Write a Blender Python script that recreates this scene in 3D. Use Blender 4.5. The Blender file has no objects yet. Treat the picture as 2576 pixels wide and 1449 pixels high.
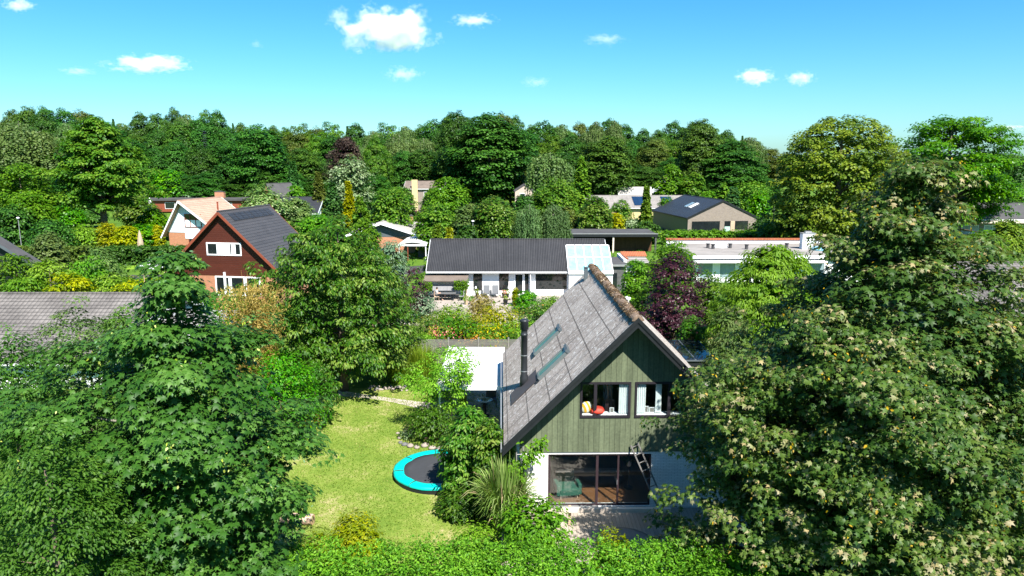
import bpy, math, random
import numpy as np
from mathutils import Vector, Matrix

S = bpy.context.scene
COL = S.collection
R = math.radians

# ------------------------------------------------------------------ camera, sky, sun
CAM_H, PITCH, FPX, PW, PH = 14.0, R(10.36), 1775.0, 2575.0, 1449.0
cam_d = bpy.data.cameras.new('camera')
cam = bpy.data.objects.new('camera', cam_d); COL.objects.link(cam)
cam.location = (0, 0, CAM_H); cam.rotation_euler = (R(90) - PITCH, 0, 0)
cam_d.sensor_width = 36; cam_d.lens = 36 * FPX / PW; cam_d.clip_start = .2; cam_d.clip_end = 12000
S.camera = cam
SUN_AZ, SUN_EL = R(155), R(51)          # azimuth clockwise from +Y; the sun stands right of and behind the camera
sd = bpy.data.lights.new('sun', 'SUN'); sd.energy = 5.0; sd.angle = R(.5); sd.color = (1, .955, .87)
sun = bpy.data.objects.new('sun', sd); COL.objects.link(sun)
to_sun = Vector((math.sin(SUN_AZ) * math.cos(SUN_EL), math.cos(SUN_AZ) * math.cos(SUN_EL), math.sin(SUN_EL)))
sun.rotation_euler = to_sun.to_track_quat('Z', 'Y').to_euler()
w = bpy.data.worlds.new('World'); S.world = w; w.use_nodes = True
nt = w.node_tree; nt.nodes.clear()
sky = nt.nodes.new('ShaderNodeTexSky'); sky.sky_type = 'NISHITA'; sky.sun_disc = False
sky.sun_elevation = SUN_EL; sky.sun_rotation = SUN_AZ; sky.air_density = 1.0; sky.dust_density = .6; sky.ozone_density = 2.0
tint = nt.nodes.new('ShaderNodeMix'); tint.data_type = 'RGBA'; tint.blend_type = 'MULTIPLY'
tint.inputs[0].default_value = 1; tint.inputs[7].default_value = (.68, 1.03, 1.23, 1)
hs = nt.nodes.new('ShaderNodeHueSaturation'); hs.inputs['Saturation'].default_value = 1.18
bg = nt.nodes.new('ShaderNodeBackground'); bg.inputs[1].default_value = .06
wo = nt.nodes.new('ShaderNodeOutputWorld')
nt.links.new(sky.outputs[0], tint.inputs[6]); nt.links.new(tint.outputs[2], hs.inputs['Color'])
nt.links.new(hs.outputs[0], bg.inputs[0]); nt.links.new(bg.outputs[0], wo.inputs[0])
S.view_settings.view_transform = 'Standard'; S.view_settings.look = 'None'
S.view_settings.exposure = 1.4; S.view_settings.gamma = 1
S.cycles.max_bounces = 6; S.cycles.diffuse_bounces = 3; S.cycles.glossy_bounces = 3
S.cycles.transmission_bounces = 4; S.cycles.transparent_max_bounces = 12; S.cycles.volume_bounces = 5
S.cycles.use_denoising = True

# ------------------------------------------------------------------ measuring helpers
def ray(px, py):
    cx = (px - PW / 2) / FPX; cy = (PH / 2 - py) / FPX
    return cx, math.cos(PITCH) + cy * math.sin(PITCH), -math.sin(PITCH) + cy * math.cos(PITCH)
def at(px, py, Y):
    x, y, z = ray(px, py); t = Y / y
    return Vector((x * t, Y, CAM_H + z * t))
def onz(px, py, z=0.0):
    x, y, dz = ray(px, py); t = (z - CAM_H) / dz
    return Vector((x * t, y * t, z))

# ------------------------------------------------------------------ tagging
def tag(o, label=None, cat=None, group=None, kind=None):
    if label: o['label'] = label
    if cat: o['category'] = cat
    if group: o['group'] = group
    if kind: o['kind'] = kind
    return o
def empty(name, loc, rz=0, label=None, cat=None, group=None):
    o = bpy.data.objects.new(name, None); COL.objects.link(o)
    o.location = loc; o.rotation_euler = (0, 0, rz); o.empty_display_size = .2
    return tag(o, label, cat, group)
def copy_tree(o, parent=None):
    c = o.copy(); COL.objects.link(c)
    if parent is not None: c.parent = parent
    for ch in list(o.children): copy_tree(ch, c)
    return c

# ------------------------------------------------------------------ materials
def newmat(name):
    m = bpy.data.materials.new(name); m.use_nodes = True
    m.node_tree.nodes.clear()
    return m, m.node_tree
class NB:
    def __init__(s, nt): s.nt = nt
    def n(s, t, **k):
        x = s.nt.nodes.new(t)
        for a, b in k.items(): setattr(x, a, b)
        return x
    def put(s, sock, v):
        if isinstance(v, (int, float)): sock.default_value = v
        elif isinstance(v, tuple): sock.default_value = v if len(v) != 3 or len(sock.default_value) == 3 else v + (1,)
        else: s.nt.links.new(v, sock)
    def m(s, op, a, b=0.0, c=0.0):
        x = s.n('ShaderNodeMath', operation=op)
        for i, v in enumerate((a, b, c)): s.put(x.inputs[i], v)
        return x.outputs[0]
    def mix(s, f, a, b, mode='MIX'):
        x = s.n('ShaderNodeMix', data_type='RGBA', blend_type=mode)
        s.put(x.inputs[0], f); s.put(x.inputs[6], a); s.put(x.inputs[7], b)
        return x.outputs[2]
    def noise(s, vec, scale, detail=4, rough=.6):
        x = s.n('ShaderNodeTexNoise'); x.inputs['Scale'].default_value = scale
        x.inputs['Detail'].default_value = detail; x.inputs['Roughness'].default_value = rough
        if vec is not None: s.put(x.inputs['Vector'], vec)
        return x.outputs[0]
    def ramp(s, f, stops):
        x = s.n('ShaderNodeValToRGB'); s.put(x.inputs[0], f); cr = x.color_ramp
        while len(cr.elements) < len(stops): cr.elements.new(.5)
        for e, (p, c) in zip(cr.elements, stops):
            e.position = p; e.color = c + (1,) if len(c) == 3 else c
        return x.outputs[0]
    def coord(s): return s.n('ShaderNodeTexCoord').outputs['Object']
    def sep(s, v):
        x = s.n('ShaderNodeSeparateXYZ'); s.put(x.inputs[0], v); return x.outputs
    def scale(s, v, k):
        x = s.n('ShaderNodeMapping'); s.put(x.inputs[0], v); x.inputs['Scale'].default_value = k
        return x.outputs[0]
    def out(s, color, rough=.8, bump=None, bstr=.3, bdist=.02, spec=.3, metal=0.0):
        p = s.n('ShaderNodeBsdfPrincipled'); s.put(p.inputs['Base Color'], color); s.put(p.inputs['Roughness'], rough)
        p.inputs['Specular IOR Level'].default_value = spec; p.inputs['Metallic'].default_value = metal
        if bump is not None:
            b = s.n('ShaderNodeBump'); b.inputs['Strength'].default_value = bstr; b.inputs['Distance'].default_value = bdist
            s.put(b.inputs['Height'], bump); s.put(p.inputs['Normal'], b.outputs[0])
        o = s.n('ShaderNodeOutputMaterial'); s.nt.links.new(p.outputs[0], o.inputs[0])

def plain(name, c, rough=.7, var=.18, scale=3.0, bump=.15, metal=0.0, spec=.3, stretch=(1, 1, 1)):
    m, nt = newmat(name); b = NB(nt); v = b.scale(b.coord(), stretch)
    f = b.noise(v, scale, 5); g = b.noise(v, scale * 9, 3)
    k = b.m('ADD', b.m('MULTIPLY', f, .7), b.m('MULTIPLY', g, .3))
    lo = tuple(x * (1 - var) for x in c); hi = tuple(min(1, x * (1 + var)) for x in c)
    b.out(b.ramp(k, [(.3, lo), (.7, hi)]), rough, g, bump, .01, spec, metal)
    return m
def lines(name, c, axis, period, width=.05, dark=.35, rough=.7, var=.2, scale=2.0, bdist=.012, prof='board', axis2=None,
          period2=1.0, stretch=(1, 1, 1), c2=None, spec=.3, speck=0.0):
    """boards, corrugations and tile courses: grooves every `period` along axis (0 x, 1 y, 2 z)"""
    m, nt = newmat(name); b = NB(nt); co = b.coord(); xyz = b.sep(co)
    u = b.m('FRACT', b.m('DIVIDE', b.m('ADD', xyz[axis], 500.0), period))
    f = b.noise(b.scale(co, stretch), scale, 6, .65); g = b.noise(co, scale * 12, 3)
    k = b.m('ADD', b.m('MULTIPLY', f, .65), b.m('MULTIPLY', g, .35))
    lo = tuple(x * (1 - var) for x in c); hi = tuple(min(1, x * (1 + var)) for x in (c2 or c))
    colr = b.ramp(k, [(.3, lo), (.7, hi)])
    cell = b.m('FLOOR', b.m('DIVIDE', b.m('ADD', xyz[axis], 500.0), period))
    wn = b.n('ShaderNodeTexWhiteNoise', noise_dimensions='1D'); b.put(wn.inputs['W'], cell)
    colr = b.mix(1.0, colr, b.ramp(wn.outputs[0], [(0, (.84, .84, .84)), (1, (1, 1, 1))]), 'MULTIPLY')
    groove = b.m('LESS_THAN', u, width)
    h = b.m('MULTIPLY', b.m('SUBTRACT', 1.0, groove), 1.0)
    if prof == 'wave':
        h = b.m('ABSOLUTE', b.m('SINE', b.m('MULTIPLY', u, math.pi)))
        groove = b.m('MULTIPLY', b.m('POWER', b.m('SUBTRACT', 1.0, h), 3.0), 1.0)
    if prof == 'lap': h = u
    if axis2 is not None:
        u2 = b.m('FRACT', b.m('DIVIDE', b.m('ADD', xyz[axis2], 500.0), period2))
        w2 = b.m('SINE', b.m('MULTIPLY', u2, math.pi))
        h = b.m('ADD', b.m('MULTIPLY', h, 1.0), b.m('MULTIPLY', w2, .8))
        groove = b.m('MAXIMUM', groove, b.m('MULTIPLY', b.m('LESS_THAN', w2, .28), .55))
    colr = b.mix(b.m('MULTIPLY', groove, 1 - dark), colr, tuple(x * .12 for x in c))
    if speck:
        sp = b.m('GREATER_THAN', b.noise(co, 9.0, 2), .72 - speck * .1)
        colr = b.mix(b.m('MULTIPLY', sp, .5), colr, (.62, .6, .55))
    b.out(colr, rough, h, .9, bdist, spec)
    return m
def brick(name, c1, c2, mortar, scale=1.0, bw=.228, bh=.066, mort=.012):
    m, nt = newmat(name); b = NB(nt); co = b.coord(); x = b.sep(co)
    cb = b.n('ShaderNodeCombineXYZ'); b.put(cb.inputs[0], b.m('ADD', x[0], x[1])); b.put(cb.inputs[1], x[2])
    t = b.n('ShaderNodeTexBrick'); b.put(t.inputs['Vector'], cb.outputs[0])
    for k, v in (('Color1', c1), ('Color2', c2), ('Mortar', mortar)): t.inputs[k].default_value = v + (1,)
    t.inputs['Scale'].default_value = 1; t.inputs['Brick Width'].default_value = bw; t.inputs['Row Height'].default_value = bh
    t.inputs['Mortar Size'].default_value = mort * .5; t.inputs['Bias'].default_value = 0
    n = b.noise(co, 2.5, 5)
    col = b.mix(.6, t.outputs[0], b.ramp(n, [(.3, (.72, .72, .72)), (.7, (1, 1, 1))]), 'MULTIPLY')
    b.out(col, .85, b.m('SUBTRACT', 1.0, t.outputs[1]), .6, .008)
    return m
def glassmat(name, c=(.8, .9, .9), refl=.1, fac=.12):
    m, nt = newmat(name); b = NB(nt)
    t = b.n('ShaderNodeBsdfTransparent'); t.inputs[0].default_value = c + (1,)
    g = b.n('ShaderNodeBsdfGlossy'); g.inputs['Roughness'].default_value = .02; g.inputs[0].default_value = (.9, .95, 1, 1)
    lw = b.n('ShaderNodeLayerWeight'); lw.inputs[0].default_value = .5
    mx = b.n('ShaderNodeMixShader'); b.put(mx.inputs[0], b.m('ADD', b.m('MULTIPLY', b.m('POWER', lw.outputs['Facing'], 5.0), .9), fac * .5))
    nt.links.new(t.outputs[0], mx.inputs[1]); nt.links.new(g.outputs[0], mx.inputs[2])
    o = b.n('ShaderNodeOutputMaterial'); nt.links.new(mx.outputs[0], o.inputs[0])
    return m
def leafmat(name, stops, trans=.35, rough=.5, back=None, spec=.22, gain=1.0):
    m, nt = newmat(name); b = NB(nt)
    a = b.n('ShaderNodeAttribute', attribute_name='tone')
    stops = [(p, tuple(min(1, x * gain) for x in c)) for p, c in stops]
    col = b.ramp(a.outputs['Fac'], stops)
    oi = b.n('ShaderNodeObjectInfo')
    hv = b.n('ShaderNodeHueSaturation'); hv.inputs['Saturation'].default_value = 1.06; b.put(hv.inputs['Color'], col)
    b.put(hv.inputs['Hue'], b.m('ADD', .488, b.m('MULTIPLY', oi.outputs['Random'], .024)))
    b.put(hv.inputs['Value'], b.m('ADD', .85, b.m('MULTIPLY', oi.outputs['Random'], .3)))
    col = hv.outputs[0]
    if back:
        geo = b.n('ShaderNodeNewGeometry'); col = b.mix(geo.outputs['Backfacing'], col, back)
    p = b.n('ShaderNodeBsdfPrincipled'); b.put(p.inputs['Base Color'], col); p.inputs['Roughness'].default_value = rough
    p.inputs['Specular IOR Level'].default_value = spec
    t = b.n('ShaderNodeBsdfTranslucent'); b.put(t.inputs[0], b.mix(1.0, col, (1.25, 1.3, .55, 1), 'MULTIPLY'))
    mx = b.n('ShaderNodeMixShader'); mx.inputs[0].default_value = trans
    nt.links.new(p.outputs[0], mx.inputs[1]); nt.links.new(t.outputs[0], mx.inputs[2])
    o = b.n('ShaderNodeOutputMaterial'); nt.links.new(mx.outputs[0], o.inputs[0])
    return m

M = {}
M['bark'] = plain('bark', (.11, .085, .06), .9, .4, 6, .6, stretch=(1, 1, .2))
M['bark_grey'] = plain('bark_grey', (.2, .18, .15), .9, .35, 6, .5, stretch=(1, 1, .2))
M['white_brick'] = brick('white_brick', (.84, .84, .83), (.76, .76, .75), (.42, .42, .42))
M['white_wall'] = plain('white_wall', (.74, .75, .75), .85, .06, 1.2, .1)
M['white_paint'] = plain('white_paint', (.82, .83, .84), .5, .04, 2, .05)
M['white_roof'] = plain('white_roof', (.62, .62, .62), .7, .2, .9, .15, stretch=(2.5, .5, 1))
M['black_paint'] = plain('black_paint', (.014, .016, .018), .45, .3, 3, .1)
M['black_metal'] = plain('black_metal', (.03, .033, .037), .38, .25, 3, .05, metal=.3)
M['dark_frame'] = plain('dark_frame', (.035, .022, .026), .45, .2, 3, .05)
M['red_brown'] = plain('red_brown', (.2, .05, .025), .6, .2, 3, .1)
M['green_board'] = lines('green_board', (.086, .106, .062), 0, .205, .06, .3, .75, .34, 1.1, .012, stretch=(2.2, 1, .22), c2=(.118, .14, .083))
M['red_board'] = lines('red_board', (.095, .022, .013), 2, .19, .10, .25, .6, .22, 1.5, .03, prof='lap', stretch=(.4, .4, 2))
M['blue_board'] = lines('blue_board', (.62, .68, .76), 2, .16, .09, .7, .6, .05, 1.5, .012, prof='lap')
M['white_board'] = lines('white_board', (.72, .75, .78), 0, .22, .10, .65, .6, .05, 1.5, .012)
M['grey_slat'] = lines('grey_slat', (.30, .28, .26), 2, .085, .34, .22, .9, .3, 3, .03, stretch=(.3, .3, 3))
M['dark_slat'] = lines('dark_slat', (.1, .1, .1), 2, .14, .2, .3, .8, .3, 3, .03)
M['brown_slat'] = lines('brown_slat', (.10, .045, .022), 0, .16, .15, .35, .8, .3, 2, .02)
M['deck'] = lines('deck', (.34, .29, .24), 0, .145, .07, .3, .85, .3, 1.8, .012, stretch=(2, .3, 1))
M['deck_far'] = lines('deck_far', (.36, .31, .27), 1, .3, .08, .3, .85, .25, 1.2, .012)
M['corrugated'] = lines('corrugated', (.042, .041, .043), 1, .177, .1, .3, .5, .3, .35, .05, prof='wave')
M['tile_black'] = lines('tile_black', (.036, .037, .042), 2, .2, .16, .25, .42, .2, .8, .04, prof='lap', axis2=1, period2=.3)
M['tile_anth'] = lines('tile_anth', (.066, .062, .064), 2, .25, .12, .25, .5, .2, .8, .04, prof='lap', axis2=1, period2=.3)
M['tile_salmon'] = lines('tile_salmon', (.42, .27, .20), 2, .24, .14, .45, .8, .25, 1.2, .03, prof='lap', axis2=1, period2=.3)
M['tile_grey'] = lines('tile_grey', (.10, .09, .086), 2, .17, .16, .3, .8, .4, .5, .05, prof='lap', axis2=1, period2=.3, c2=(.15, .136, .128))
M['tile_orange'] = lines('tile_orange', (.38, .12, .055), 0, .2, .16, .45, .75, .2, 2, .05, prof='wave')
M['tile_orange_y'] = lines('tile_orange_y', (.38, .12, .055), 1, .2, .16, .45, .75, .2, 2, .05, prof='wave')
M['asbestos'] = lines('asbestos', (.235, .215, .2), 1, .2, .12, .5, .9, .3, 1.0, .03, prof='wave')
M['felt_light'] = plain('felt_light', (.23, .21, .195), .9, .35, .55, .2, stretch=(.4, 1.2, 1))
M['felt_grey'] = plain('felt_grey', (.30, .285, .265), .9, .18, .6, .2)
M['felt_dark'] = plain('felt_dark', (.06, .058, .06), .85, .25, .6, .2)
M['brown_felt'] = plain('brown_felt', (.14, .11, .09), .9, .3, .8, .2)
M['brick_taupe'] = brick('brick_taupe', (.25, .205, .17), (.19, .155, .13), (.30, .26, .23), bw=.24, bh=.066)
M['brick_orange'] = brick('brick_orange', (.46, .19, .10), (.38, .15, .08), (.4, .3, .22))
M['brick_yellow'] = brick('brick_yellow', (.62, .47, .24), (.55, .40, .2), (.5, .42, .3))
M['steel_blue'] = plain('steel_blue', (.075, .09, .10), .5, .15, 2, .05)
M['pane_dark'] = plain('pane_dark', (.012, .016, .018), .05, .4, .7, .0, spec=.8)
M['pane_sky'] = plain('pane_sky', (.20, .27, .30), .08, .4, .9, .0, spec=.8)
M['solar'] = lines('solar', (.012, .03, .07), 1, 1.0, .03, .2, .15, .1, 2, .0, spec=.7)
M['glass'] = glassmat('glass', (.9, .93, .93), fac=.2)
M['skyglass'] = glassmat('skyglass', (.35, .6, .52), .3, .5)
M['stone'] = plain('stone', (.26, .22, .19), .9, .25, 3, .4)
M['stone_dark'] = plain('stone_dark', (.12, .12, .12), .9, .25, 3, .4)
M['paving'] = plain('paving', (.36, .31, .27), .9, .25, 1.5, .3)
M['teal'] = plain('teal_vinyl', (.0, .42, .36), .35, .1, 1.5, .1, spec=.5)
M['mat_black'] = plain('mat_black', (.035, .037, .042), .8, .15, 2, .05)
M['steel'] = plain('steel', (.45, .46, .47), .35, .1, 3, .05, metal=.8)
M['wood'] = plain('wood', (.42, .31, .22), .8, .25, 4, .3, stretch=(.3, 2, 2))
M['wood_pale'] = plain('wood_pale', (.55, .47, .40), .8, .2, 3, .3, stretch=(.3, 2, 2))
M['wood_cut'] = plain('wood_cut', (.5, .33, .19), .85, .2, 6, .2)
M['alu'] = plain('alu', (.33, .33, .33), .45, .12, 4, .05, metal=.5)
M['fabric_grey'] = plain('fabric_grey', (.11, .115, .125), .85, .1, 4, .1)
M['beige'] = plain('beige_cloth', (.36, .28, .19), .8, .08, 4, .1)
M['floor_wood'] = lines('floor_wood', (.19, .085, .035), 0, .12, .05, .5, .35, .2, 2, .002)
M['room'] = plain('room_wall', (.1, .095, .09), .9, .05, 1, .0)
M['curtain'] = plain('curtain', (.85, .87, .86), .9, .05, 3, .1)
M['green_cloth'] = plain('green_cloth', (.03, .11, .075), .85, .1, 3, .1)
M['red'] = plain('red_cloth', (.6, .05, .03), .7, .1, 3, .05)
M['orange_plastic'] = plain('orange_plastic', (.75, .13, .03), .5, .1, 3, .05)
M['terracotta'] = plain('terracotta', (.4, .15, .08), .8, .15, 4, .1)
M['skin'] = plain('skin', (.5, .3, .21), .6, .05, 5, .02)
M['hair'] = plain('hair', (.03, .02, .015), .6, .2, 9, .2)
M['moss'] = plain('moss', (.13, .07, .035), .95, .6, 5, 1.0)

# ------------------------------------------------------------------ mesh building
class MB:
    def __init__(s, X=None): s.v = []; s.f = []; s.X = X
    def add(s, vs, fs):
        k = len(s.v)
        s.v += [tuple(s.X @ Vector(p)) if s.X else tuple(p) for p in vs]
        s.f += [tuple(i + k for i in f) for f in fs]; return s
    def box(s, x0, x1, y0, y1, z0, z1):
        return s.add([(x, y, z) for z in (z0, z1) for y in (y0, y1) for x in (x0, x1)],
                     [(0, 2, 3, 1), (4, 5, 7, 6), (0, 1, 5, 4), (2, 6, 7, 3), (0, 4, 6, 2), (1, 3, 7, 5)])
    def prism(s, poly, y0, y1):          # poly in x,z, extruded along y
        n = len(poly)
        return s.add([(x, y0, z) for x, z in poly] + [(x, y1, z) for x, z in poly],
                     [tuple(range(n)), tuple(range(2 * n - 1, n - 1, -1))] +
                     [(i, i + n, (i + 1) % n + n, (i + 1) % n) for i in range(n)])
    def slab(s, p, t):                   # quad p (4 points) thickened downward by t along its normal
        a, b, c, d = [Vector(q) for q in p]; n = (b - a).cross(d - a).normalized()
        if n.z < 0: n = -n
        lo = [q - n * t for q in (a, b, c, d)]
        return s.add([a, b, c, d] + lo, [(0, 1, 2, 3), (7, 6, 5, 4), (0, 4, 5, 1), (1, 5, 6, 2), (2, 6, 7, 3), (3, 7, 4, 0)])
    def tube(s, pts, rs, n=8, caps=True):
        pts = [Vector(p) for p in pts]
        if not isinstance(rs, (list, tuple)): rs = [rs] * len(pts)
        vs = []; fs = []
        for i, p in enumerate(pts):
            d = (pts[min(i + 1, len(pts) - 1)] - pts[max(i - 1, 0)]).normalized()
            a = d.cross(Vector((0, 0, 1)) if abs(d.z) < .9 else Vector((1, 0, 0))).normalized(); b = d.cross(a)
            for k in range(n):
                t = 2 * math.pi * k / n
                vs.append(p + (a * math.cos(t) + b * math.sin(t)) * rs[i])
        for i in range(len(pts) - 1):
            for k in range(n): fs.append((i * n + k, i * n + (k + 1) % n, (i + 1) * n + (k + 1) % n, (i + 1) * n + k))
        if caps: fs += [tuple(range(n - 1, -1, -1)), tuple(range((len(pts) - 1) * n, len(pts) * n))]
        return s.add(vs, fs)
    def lathe(s, prof, n=24, c=(0, 0, 0)):
        vs = []; fs = []
        for r, z in prof:
            for k in range(n):
                t = 2 * math.pi * k / n; vs.append((c[0] + r * math.cos(t), c[1] + r * math.sin(t), c[2] + z))
        for i in range(len(prof) - 1):
            for k in range(n): fs.append((i * n + k, i * n + (k + 1) % n, (i + 1) * n + (k + 1) % n, (i + 1) * n + k))
        fs += [tuple(range(n - 1, -1, -1)), tuple(range((len(prof) - 1) * n, len(prof) * n))]
        return s.add(vs, fs)
    def build(s, name, mat, parent=None, smooth=False, bevel=0.0):
        me = bpy.data.meshes.new(name); me.from_pydata(s.v, [], s.f); me.update()
        if smooth: me.polygons.foreach_set('use_smooth', [True] * len(me.polygons))
        me.materials.append(mat if not isinstance(mat, str) else M[mat])
        o = bpy.data.objects.new(name, me); COL.objects.link(o)
        if parent is not None: o.parent = parent
        if bevel:
            md = o.modifiers.new('bevel', 'BEVEL'); md.width = bevel; md.segments = 2; md.limit_method = 'ANGLE'
        return o
def holes(mb, x0, x1, z0, z1, hs, y0, y1):      # a wall in the x-z plane with rectangular openings
    xs = sorted({x0, x1, *[h[0] for h in hs], *[h[1] for h in hs]}); zs = sorted({z0, z1, *[h[2] for h in hs], *[h[3] for h in hs]})
    for i in range(len(xs) - 1):
        run = None
        for j in range(len(zs) - 1):
            cx, cz = (xs[i] + xs[i + 1]) / 2, (zs[j] + zs[j + 1]) / 2
            inside = any(h[0] < cx < h[1] and h[2] < cz < h[3] for h in hs)
            if inside:
                if run is not None: mb.box(xs[i], xs[i + 1], y0, y1, run, zs[j]); run = None
            elif run is None: run = zs[j]
        if run is not None: mb.box(xs[i], xs[i + 1], y0, y1, run, zs[-1])
def rock(name, loc, r, mat, seed, parent=None):
    rg = random.Random(seed); mb = MB(); n = 10
    prof = [(.02, -.45), (.7, -.38), (1.0, 0), (.85, .38), (.45, .62), (.02, .7)]
    vs = []; fs = []
    for i, (rr, z) in enumerate(prof):
        for k in range(n):
            t = 2 * math.pi * k / n; q = rr * r[0] * rg.uniform(.86, 1.12)
            vs.append((q * math.cos(t), q * r[1] / r[0] * math.sin(t), (z + rg.uniform(-.05, .05)) * r[2]))
    for i in range(len(prof) - 1):
        for k in range(n): fs.append((i * n + k, i * n + (k + 1) % n, (i + 1) * n + (k + 1) % n, (i + 1) * n + k))
    mb.add(vs, fs); o = mb.build(name, mat, parent, True); o.location = loc; o.rotation_euler = (0, 0, rg.uniform(0, 3)); return o
# ------------------------------------------------------------------ foliage engine
def _shape(vs, fs): return np.array(vs, float), np.array(fs, int)
def _maple():
    v = [(0, .42, .04)]
    ang = [-165, -112, -88, -62, -40, -22, 0, 22, 40, 62, 88, 112, 165]
    rad = [.42, .62, .40, .80, .44, .62, .98, .62, .44, .80, .40, .62, .42]
    rad = [.40, .66, .36, .86, .42, .50, 1.0, .50, .42, .86, .36, .66, .40]
    for a, r in zip(ang, rad):
        v.append((math.sin(R(a)) * r * .62, .42 + math.cos(R(a)) * r * .6, -.16 * r * r))
    return _shape(v, [(0, i + 1, i) for i in range(1, 13)] + [(0, 1, 13)])
SH = {
    'quad': _shape([(0, 0, 0), (.42, .5, .10), (0, 1, -.05), (-.42, .5, .10)], [(0, 1, 2), (0, 2, 3)]),
    'blob': _shape([(-.45, 0, 0), (.45, .05, .12), (.38, .9, -.1), (-.3, 1, .1)], [(0, 1, 2), (0, 2, 3)]),
    'oval': _shape([(0, 0, 0), (.27, .35, .07), (.17, .75, .0), (0, 1, -.14), (-.17, .75, .0), (-.27, .35, .07)],
                   [(0, 1, 2), (0, 2, 3), (0, 3, 4), (0, 4, 5)]),
    'long': _shape([(0, 0, 0), (.15, .35, .04), (0, 1, -.22), (-.15, .35, .04)], [(0, 1, 2), (0, 2, 3)]),
    'blade': _shape([(-.03, 0, 0), (.03, 0, 0), (.028, .45, .16), (-.028, .45, .16), (.018, .8, .14), (-.018, .8, .14), (0, 1, 0)],
                    [(0, 1, 2), (0, 2, 3), (3, 2, 4), (3, 4, 5), (5, 4, 6)]),
    'maple': _maple(),
}
def nrm(a): return a / np.maximum(np.linalg.norm(a, axis=1, keepdims=True), 1e-6)
def batch(P, N, D, size, tone, shape):
    """leaves at P, normal N, tip direction D: vertex, triangle and tone arrays"""
    sv, sf = SH[shape]; n = len(P)
    N = nrm(N); D = nrm(D - N * (D * N).sum(1, keepdims=True)); T = np.cross(D, N)
    size = np.broadcast_to(np.asarray(size, float), (n,))[:, None, None]
    V = P[:, None, :] + size * (sv[None, :, 0:1] * T[:, None] + sv[None, :, 1:2] * D[:, None] + sv[None, :, 2:3] * N[:, None])
    F = sf[None] + (np.arange(n) * len(sv))[:, None, None]
    return V.reshape(-1, 3), F.reshape(-1, 3), np.repeat(tone, len(sf))
def leafobj(name, batches, mat, parent=None, kind=None):
    vs, fs, ts = [], [], []; k = 0
    for V, F, T in batches:
        vs.append(V); fs.append(F + k); ts.append(T); k += len(V)
    V = np.concatenate(vs).astype(np.float32); F = np.concatenate(fs).astype(np.int32); T = np.concatenate(ts).astype(np.float32)
    me = bpy.data.meshes.new(name)
    me.vertices.add(len(V)); me.vertices.foreach_set('co', V.ravel())
    me.loops.add(len(F) * 3); me.loops.foreach_set('vertex_index', F.ravel())
    me.polygons.add(len(F)); me.polygons.foreach_set('loop_start', np.arange(0, len(F) * 3, 3, dtype=np.int32))
    me.update(calc_edges=True)
    a = me.attributes.new('tone', 'FLOAT', 'FACE'); a.data.foreach_set('value', T)
    me.materials.append(mat if not isinstance(mat, str) else M[mat])
    o = bpy.data.objects.new(name, me); COL.objects.link(o)
    if parent is not None: o.parent = parent
    if kind: o['kind'] = kind
    return o
def sph(rng, n):
    return nrm(rng.normal(size=(n, 3)))
def lump(rng):
    ks = rng.normal(size=(7, 3)) * np.array([[1.6], [1.6], [2.6], [2.6], [4], [4], [5]]); ph = rng.uniform(0, 6.28, 7)
    am = np.array([.3, .3, .22, .22, .14, .14, .1])
    return lambda d: (np.sin(d @ ks.T + ph) * am).sum(1)
def envelope(rng, n, Rr, H, z0, prof, shell=.55, irr=.25):
    """n points in a crown: prof = [(height fraction, radius fraction)]; denser towards the outside"""
    zf = np.linspace(0, 1, 200); rf = np.interp(zf, [p[0] for p in prof], [p[1] for p in prof])
    pz = rf + .06; pz /= pz.sum()
    z = rng.choice(zf, n, p=pz) + rng.uniform(-.003, .003, n); az = rng.uniform(0, 2 * np.pi, n)
    r = np.interp(z, zf, rf); L = lump(rng)
    dirs = np.stack([np.cos(az), np.sin(az), z * 2], 1)
    k = 1 + irr * L(dirs)
    rho = np.maximum(rng.uniform(0, 1, n) ** .5 * (1 - shell) + shell * rng.uniform(.75, 1, n), 0)
    rr = r * Rr * k * rho
    zz = z0 + (H - z0) * (z + .05 * irr * L(dirs[:, ::-1]) * 2)
    P = np.stack([rr * np.cos(az), rr * np.sin(az), zz], 1)
    out = np.stack([np.cos(az) * rho, np.sin(az) * rho, (z - .45) * 1.3], 1)
    return P, nrm(out)
def clumped(rng, C, O, rc, per, size, shape, up=.7, outw=.5, rnd=.45, droop=.5, flat=.65, tone=(.1, .75), tvar=.14, jit=.3,
            shellr=.5, low=-.35, svar=.3, pale=0):
    """leaf sprays round the branch tips C"""
    m = len(C); n = m * per
    idx = np.repeat(np.arange(m), per)
    d = sph(rng, n); d[:, 2] = np.where(d[:, 2] < low, -d[:, 2], d[:, 2])
    rcs = rc * rng.uniform(.7, 1.3, m)
    rr = rng.uniform(shellr, 1, n)[:, None]
    P = C[idx] + d * rr * rcs[idx][:, None] * np.array([1, 1, flat])
    N = d * outw + np.array([0, 0, up]) + sph(rng, n) * rnd + O[idx] * .35
    D = O[idx] * .6 + d * .7 + sph(rng, n) * .5 + np.array([0, 0, -droop])
    ct = rng.uniform(0, 1, m)
    t = tone[0] + (tone[1] - tone[0]) * np.clip(ct[idx] * .6 + rng.uniform(0, 1, n) * .4 + rng.normal(size=n) * tvar, 0, 1)
    if pale: t = np.where(rng.uniform(0, 1, n) < pale * (ct[idx] ** 2) * 3, rng.uniform(.79, .91, n), t)
    s = size * rng.uniform(1 - svar, 1 + svar, n)
    return batch(P, N, D, s, t, shape)
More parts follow.
